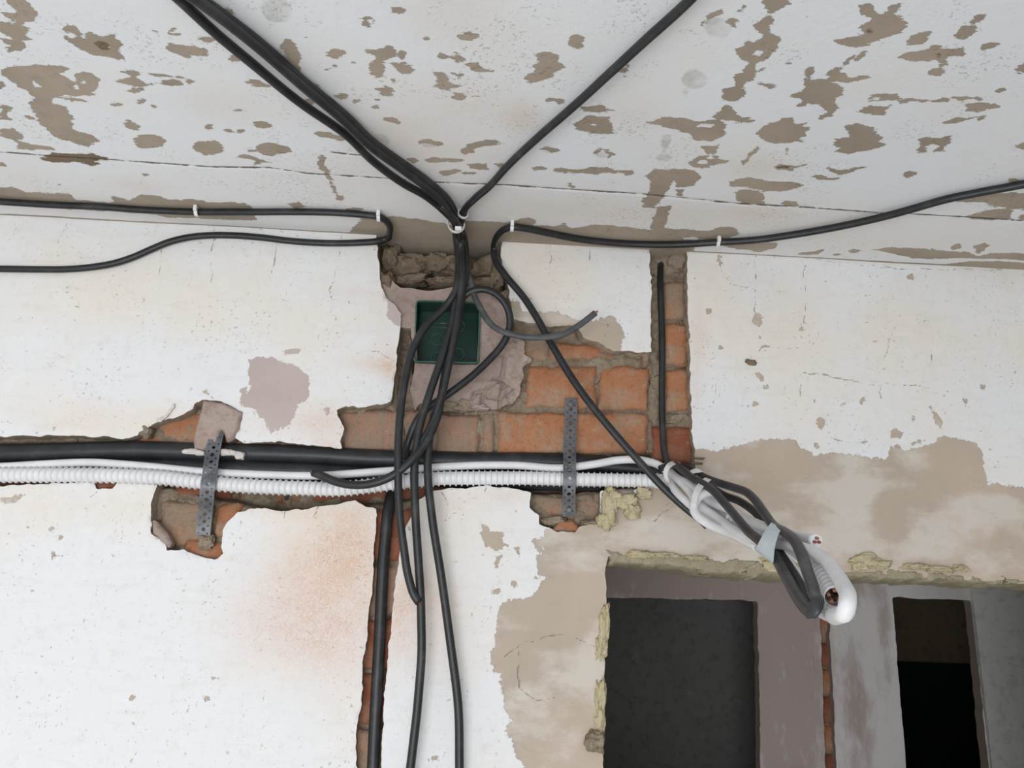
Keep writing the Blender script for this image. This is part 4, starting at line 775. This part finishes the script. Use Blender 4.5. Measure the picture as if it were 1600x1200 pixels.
# corrugated conduit
def corrugated(name, pts, r, label, group, pitch=.0092):
    c0, s = resample(smooth(pts, .004), pitch/8)
    ph = (s/pitch) % 1.0; rad = np.where(ph < .20, 1.0, np.where(ph < .32, .90, .81))
    o = sweep(name, c0, r, n=16, mat='conduit', rad=rad, cap=False, fixed=False, hint=(0, -1, .1)); tag(o, label, 'conduit', group)
    return o, c0
corrugated('corrugated_conduit', [(-420, 746, -.07), (-375, 745, -.035), (-325, 744, .0), (-120, 743, .002), (0, 742, .004), (90, 742, .004), (180, 743, .005), (250, 746, .006), (320, 754, .006), (400, 760, .006), (480, 763, .006), (530, 764, .006), (580, 759, .006), (620, 754, .006), (680, 748, .005), (745, 747, .005), (820, 747, .005), (890, 749, .005), (950, 750, .006), (1000, 751, .008), (1024, 751, .012), K(150, 250, .0), K(215, 275, -.012)], .0130, 'white corrugated conduit running along the whole chase', None)
o, c0 = corrugated('corrugated_conduit', [K(560, 470, -.03), K(700, 535, -.03), K(850, 600, -.025), K(960, 655, -.02), K(1040, 725, -.02), K(1105, 805, -.02), K(1150, 880, -.02), K(1183, 945, -.02)], .0105, 'short white corrugated piece inside the loop, wires at its open end', None, .0135)
for k in range(5):
    a = k*1.26; e = c0[-1]; t = c0[-1]-c0[-8]; t /= np.linalg.norm(t); u = np.cross(t, [0, 1, 0]); u /= np.linalg.norm(u); v = np.cross(t, u)
    q = e+(u*math.cos(a)+v*math.sin(a))*.005
    sweep('wire', np.array([q-t*.05, q-t*.02, q-t*.004]), .0016, n=6, mat='copper', parent=o)
# ties and tape round the coil
def wrap(name, centre_px, a, b, axis_dir, width, thick, mat, label, cat, tilt=0, off=0, n=32, skew=0):
    c = K(*centre_px, off) if not isinstance(centre_px, np.ndarray) else centre_px
    ax = np.array(axis_dir, float); ax /= np.linalg.norm(ax)
    u = np.cross(ax, [0, 1, 0]); u /= np.linalg.norm(u); v = np.cross(ax, u)
    V, fs = [], []
    for k in range(n):
        an = 2*math.pi*k/n; wv = 1+.12*math.sin(3*an+1)
        d = u*math.cos(an)*a*wv+v*math.sin(an)*b*wv; nn = d/np.linalg.norm(d); sh = ax*(skew*math.cos(an+.8))
        for w_, r_ in ((-1, 0), (1, 0), (1, 1), (-1, 1)):
            V.append(c+d+sh+nn*thick*r_+ax*w_*width*.5*(1+.25*math.sin(2*an)))
    for k in range(n):
        q, p = k*4, ((k+1) % n)*4
        for j in range(4): fs.append((q+j, p+j, p+(j+1) % 4, q+(j+1) % 4))
    me = bpy.data.meshes.new(name); me.from_pydata([list(map(float, x)) for x in V], [], fs)
    bm = bmesh.new(); bm.from_mesh(me); bmesh.ops.recalc_face_normals(bm, faces=bm.faces); bm.to_mesh(me); bm.free()
    o = link(name, me, M[mat]); tag(o, label, cat); return o
axd = K(900, 650)-K(500, 400)
def ribbon(name, stations, thick, mat, label, cat, closed=True, sub=6):
    """A strip through pairs of points (one edge, other edge), smoothed, with a thickness."""
    A = np.array([s[0] for s in stations]); B = np.array([s[1] for s in stations]); n = len(A)
    ev = lambda P_, i, t: .5*((2*P_[i % n])+(P_[(i+1) % n]-P_[(i-1) % n])*t+(2*P_[(i-1) % n]-5*P_[i % n]+4*P_[(i+1) % n]-P_[(i+2) % n])*t*t+(3*P_[i % n]-P_[(i-1) % n]-3*P_[(i+1) % n]+P_[(i+2) % n])*t**3)
    L = []
    for i in range(n):
        for q in range(sub): L.append((ev(A, i, q/sub), ev(B, i, q/sub)))
    ctr = np.mean([(p+q)/2 for p, q in L], 0); V = []; m = len(L)
    for p, q in L:
        o = (p+q)/2-ctr; o /= np.linalg.norm(o)
        V += [p, q, q+o*thick, p+o*thick]
    fs = [(4*k+j, 4*((k+1) % m)+j, 4*((k+1) % m)+(j+1) % 4, 4*k+(j+1) % 4) for k in range(m) for j in range(4)]
    me = bpy.data.meshes.new(name); me.from_pydata([v.tolist() for v in V], [], fs)
    bm = bmesh.new(); bm.from_mesh(me); bmesh.ops.recalc_face_normals(bm, faces=bm.faces); bm.to_mesh(me); bm.free()
    o = link(name, me, M[mat]); tag(o, label, cat); return o
ribbon('tape_band', [(K(800, 483, .02), K(872, 512, .02)), (K(760, 535, .07), K(838, 560, .07)), (K(728, 590, .075), K(815, 645, .075)), (K(700, 650, .04), K(806, 735, .04)), (K(705, 640, -.05), K(800, 690, -.05)), (K(760, 545, -.09), K(830, 590, -.09)), (K(805, 490, -.05), K(868, 520, -.05))], .0012, 'tape', 'wide pale tape wound round the middle of the cable coil', 'tape')
ribbon('fabric_tie', [(K(395, 222, .03), K(432, 235, .03)), (K(345, 262, .075), K(385, 275, .075)), (K(318, 320, .075), K(352, 330, .075)), (K(312, 385, .04), K(342, 395, .04)), (K(325, 380, -.03), K(345, 390, -.03)), (K(370, 280, -.05), K(395, 290, -.05))], .0016, 'tie', 'white tie knotted round the coil near its upper end', 'tie')
ribbon('fabric_tie', [(K(205, 122, .01), K(245, 132, .01)), (K(165, 135, .055), K(195, 150, .055)), (K(143, 185, .055), K(168, 190, .055)), (K(160, 245, .03), K(182, 248, .03)), (K(175, 230, -.03), K(190, 235, -.03)), (K(195, 150, -.04), K(215, 160, -.04))], .0016, 'tie', 'white tie where the coil leaves the chase', 'tie')
lb = wrap('paper_tag', (335, 200), .009, .006, K(400, 250)-K(250, 150), .013, .001, 'tie', 'small white tag wrapped on the black cable of the coil', 'tag', off=.035)

# ------------------------------------------------------------------ ties and clips of the ceiling bundle
def band(name, c, axis_dir, a, b, width, thick, mat, parent=None):
    ax = np.array(axis_dir, float); ax /= np.linalg.norm(ax); u = np.cross(ax, [0, .9, .3]); u /= np.linalg.norm(u); v = np.cross(ax, u)
    V, fs, n = [], [], 20
    for k in range(n):
        an = 2*math.pi*k/n; d = u*math.cos(an)*a+v*math.sin(an)*b; nn = d/np.linalg.norm(d)
        for w_, r_ in ((-1, 0), (1, 0), (1, 1), (-1, 1)): V.append((c+d+nn*thick*r_+ax*w_*width*.5).tolist())
    for k in range(n):
        q, p = k*4, ((k+1) % n)*4
        for j in range(4): fs.append((q+j, p+j, p+(j+1) % 4, q+(j+1) % 4))
    me = bpy.data.meshes.new(name); me.from_pydata(V, [], fs)
    bm = bmesh.new(); bm.from_mesh(me); bmesh.ops.recalc_face_normals(bm, faces=bm.faces); bm.to_mesh(me); bm.free()
    return link(name, me, M[mat], parent)
def block(name, c, sz, mat, parent=None, rot=None, bev=.0006):
    bm = bmesh.new(); bmesh.ops.create_cube(bm, size=1); bm.transform(Matrix.Diagonal((*sz, 1)))
    if bev: bmesh.ops.bevel(bm, geom=bm.edges[:], offset=bev, segments=2, affect='EDGES')
    if rot is not None: bm.transform(rot)
    me = bpy.data.meshes.new(name); bm.to_mesh(me); bm.free(); o = link(name, me, M[mat], parent); o.location = c; return o
o = band('cable_tie', Q(713, 350, .026), P(719, 385, -.046)-Q(706, 338, .02), .0125, .0155, .005, .0014, 'tie'); tag(o, 'white tie round the whole cable bundle under the ceiling', 'tie')
block('tie_head', Q(716, 357, .046), (.010, .005, .006), 'tie', o)
o = band('cable_tie', Q(723, 334, .015), Q(740, 312, .012)-Q(722, 345, .024), .0075, .0075, .004, .0014, 'tie'); tag(o, 'small white tie on the cable from the upper right, above the bundle', 'tie')
def clip(px, py, label, h=.008, ax=(1, 0, 0)):
    c = Q(px, py, h); o = band('cable_clip', c, ax, .0062, .0066, .0055, .0016, 'tie'); tag(o, label, 'clip', 'white cable clips along the ceiling edge')
    b = block('nail_block', c+np.array([0, -.009, .002]), (.0055, .007, .010), 'tie', o); return o
clip(308, 331, 'white clip on the upper left cable, in the middle of its run')
clip(592, 339, 'white clip where the left cable turns back, at the chiselled corner')
clip(800, 355, 'white clip where the right cable turns down to the bricks')
clip(1121, 379, 'white clip on the right cable above the narrow channel')

# ------------------------------------------------------------------ perforated straps
def strap(pts, width, label, seed):
    c, s = resample(smooth(pts, .003), .002); L = s[-1]; rnd = random.Random(seed)
    g = Grid(np.arange(-width/2-.001, width/2+.0011, .0007), np.arange(-.001, L+.001, .0007))
    k = np.minimum(np.minimum(width/2-np.abs(g.U), g.V), L-g.V)
    per = .0125
    for q in range(int(L/per)):
        v = per*(q+.55)
        k = np.minimum(k, np.sqrt(g.U**2+(g.V-v)**2)-(.0031 if q % 2 else .0026))
        for sx in (-1, 1): k = np.minimum(k, np.sqrt((g.U-sx*width*.29)**2+(g.V-v-per*.5)**2)-.0014)
    t = np.gradient(c, axis=0); t /= np.linalg.norm(t, axis=1)[:, None]
    n = np.cross(np.array([1.0, 0, 0]), t); n /= np.linalg.norm(n, axis=1)[:, None]
    n = np.where((n[:, 1] > 0)[:, None], -n, n); a = np.cross(n, t)
    a = np.where((a[:, 0] < 0)[:, None], -a, a)
    def at(u, v, off):
        f = lambda arr: np.stack([np.interp(v, s, arr[:, q]) for q in range(3)], 1)
        return f(c)+f(a)*u[:, None]+f(n)*off
    o = sheet('perforated_strap', g, k, lambda u, v: at(u, v, .0007), lambda u, v: at(u, v, -.0007), None, M['steel'], close=True, flip=True)
    for p in o.data.polygons: p.use_smooth = False
    tag(o, label, 'strap', 'perforated steel straps over the cables'); return o
s1 = strap([(340, 672, -.002), (335, 694, .006), (331, 715, .012), (328, 738, .021), (325, 758, .024), (323, 778, .016), (321, 800, .002), (319, 818, -.006), (317, 836, -.010)], .0225, 'tilted grey perforated strap crossing the cables at the left, its top under gypsum', 3)
s2 = strap([(892, 622, -.010), (892, 650, -.008), (891, 685, -.002), (890, 705, .006), (890, 728, .018), (890, 750, .021), (889, 768, .016), (889, 785, .002), (889, 807, -.008)], .0205, 'upright grey perforated strap over the cables below the bare bricks', 4)
for s_, px, py, d in ((s2, 891, 632, .013), (s2, 889, 797, .011)):
    b = block('screw', P(px, py, -d+.002) if False else P(px, py, -.002-.0), (.006, .004, .006), 'steel', s_)
# gypsum drips on the thick cable beside the left strap
for k, (x, y, a, c) in enumerate([(300, 706, .016, .004), (313, 708, .008, .004), (354, 707, .010, .005), (364, 708, .008, .004), (375, 712, .007, .006)]):
    lump('gypsum_drip', x, y, -.002, a, .005, c, 'gypsum_white', 400+k, amp=.3)

# ------------------------------------------------------------------ junction box
def box():
    tl, tr, br, bl = BOXC; ctr = (tl+tr+br+bl)/4
    w = ((tr-tl)+(br-bl))/2; h = ((tl-bl)+(tr-br))/2; W_, H_ = np.linalg.norm(w)*1.02, np.linalg.norm(h)*1.02; w /= np.linalg.norm(w); h = h-(h@w)*w; h /= np.linalg.norm(h)
    yv = np.array([0, 1.0, 0])
    root = bpy.data.objects.new('junction_box', None); COL.objects.link(root)
    tag(root, 'square dark green flush junction box set in gypsum under the cable bundle', 'junction box')
    def rr(sx, sy, r, y, n=6):
        out = []
        for cx, cy, a0 in ((1, 1, 0), (-1, 1, 90), (-1, -1, 180), (1, -1, 270)):
            for k in range(n):
                a = math.radians(a0+90*k/(n-1)); x_, z_ = cx*(sx-r)+r*math.cos(a), cy*(sy-r)+r*math.sin(a)
                out.append((ctr+w*x_+h*z_+yv*y).tolist())
        return out
    def loft(name, loops, mat, closed_end):
        V = [p for l in loops for p in l]; n = len(loops[0]); fs = []
        for i in range(len(loops)-1):
            for j in range(n): fs.append((i*n+j, i*n+(j+1) % n, (i+1)*n+(j+1) % n, (i+1)*n+j))
        if closed_end: fs.append([(len(loops)-1)*n+j for j in range(n)])
        me = bpy.data.meshes.new(name); me.from_pydata(V, [], fs)
        o = link(name, me, M[mat], root); return o
    hx, hz = W_/2, H_/2; dp = .042
    loft('shell', [rr(hx, hz, .006, -.002), rr(hx, hz, .006, dp+.002), ], 'green', False)
    loft('lining', [rr(hx-.002, hz-.002, .005, -.001), rr(hx-.004, hz-.004, .005, dp)], 'green', True)
    loft('rim', [rr(hx+.0005, hz+.0005, .006, -.001), rr(hx, hz, .006, -.003), rr(hx-.002, hz-.002, .005, -.003), rr(hx-.0025, hz-.0025, .005, .001)], 'green_edge', False)
    def ring(x, z, r, mat='green_edge', y=dp-.001):
        c = np.array([ctr+w*(x+r*math.cos(a))+h*(z+r*math.sin(a))+yv*y for a in np.linspace(0, 2*math.pi, 25)])
        return sweep('knockout', c, .0010, n=6, mat=mat, parent=root, cap=False)
    for x, z in ((-.018, .0), (.018, -.026), (.018, .026), (-.018, -.034)): ring(x, z, .0105)
    for sx in (-1, 1):
        for sz in (-1, 1):
            p0 = ctr+w*sx*(hx-.008)+h*sz*(hz-.008)
            sweep('screw_post', np.array([p0+yv*.001, p0+yv*.02, p0+yv*dp]), .0045, n=14, mat='green', parent=root)
    for z in (.030, .022):
        p0 = ctr+h*z+yv*(dp-.001); sweep('rib', np.array([p0-w*(hx-.02), p0, p0+w*(hx-.02)]), .0009, n=6, mat='green_edge', parent=root)
box()
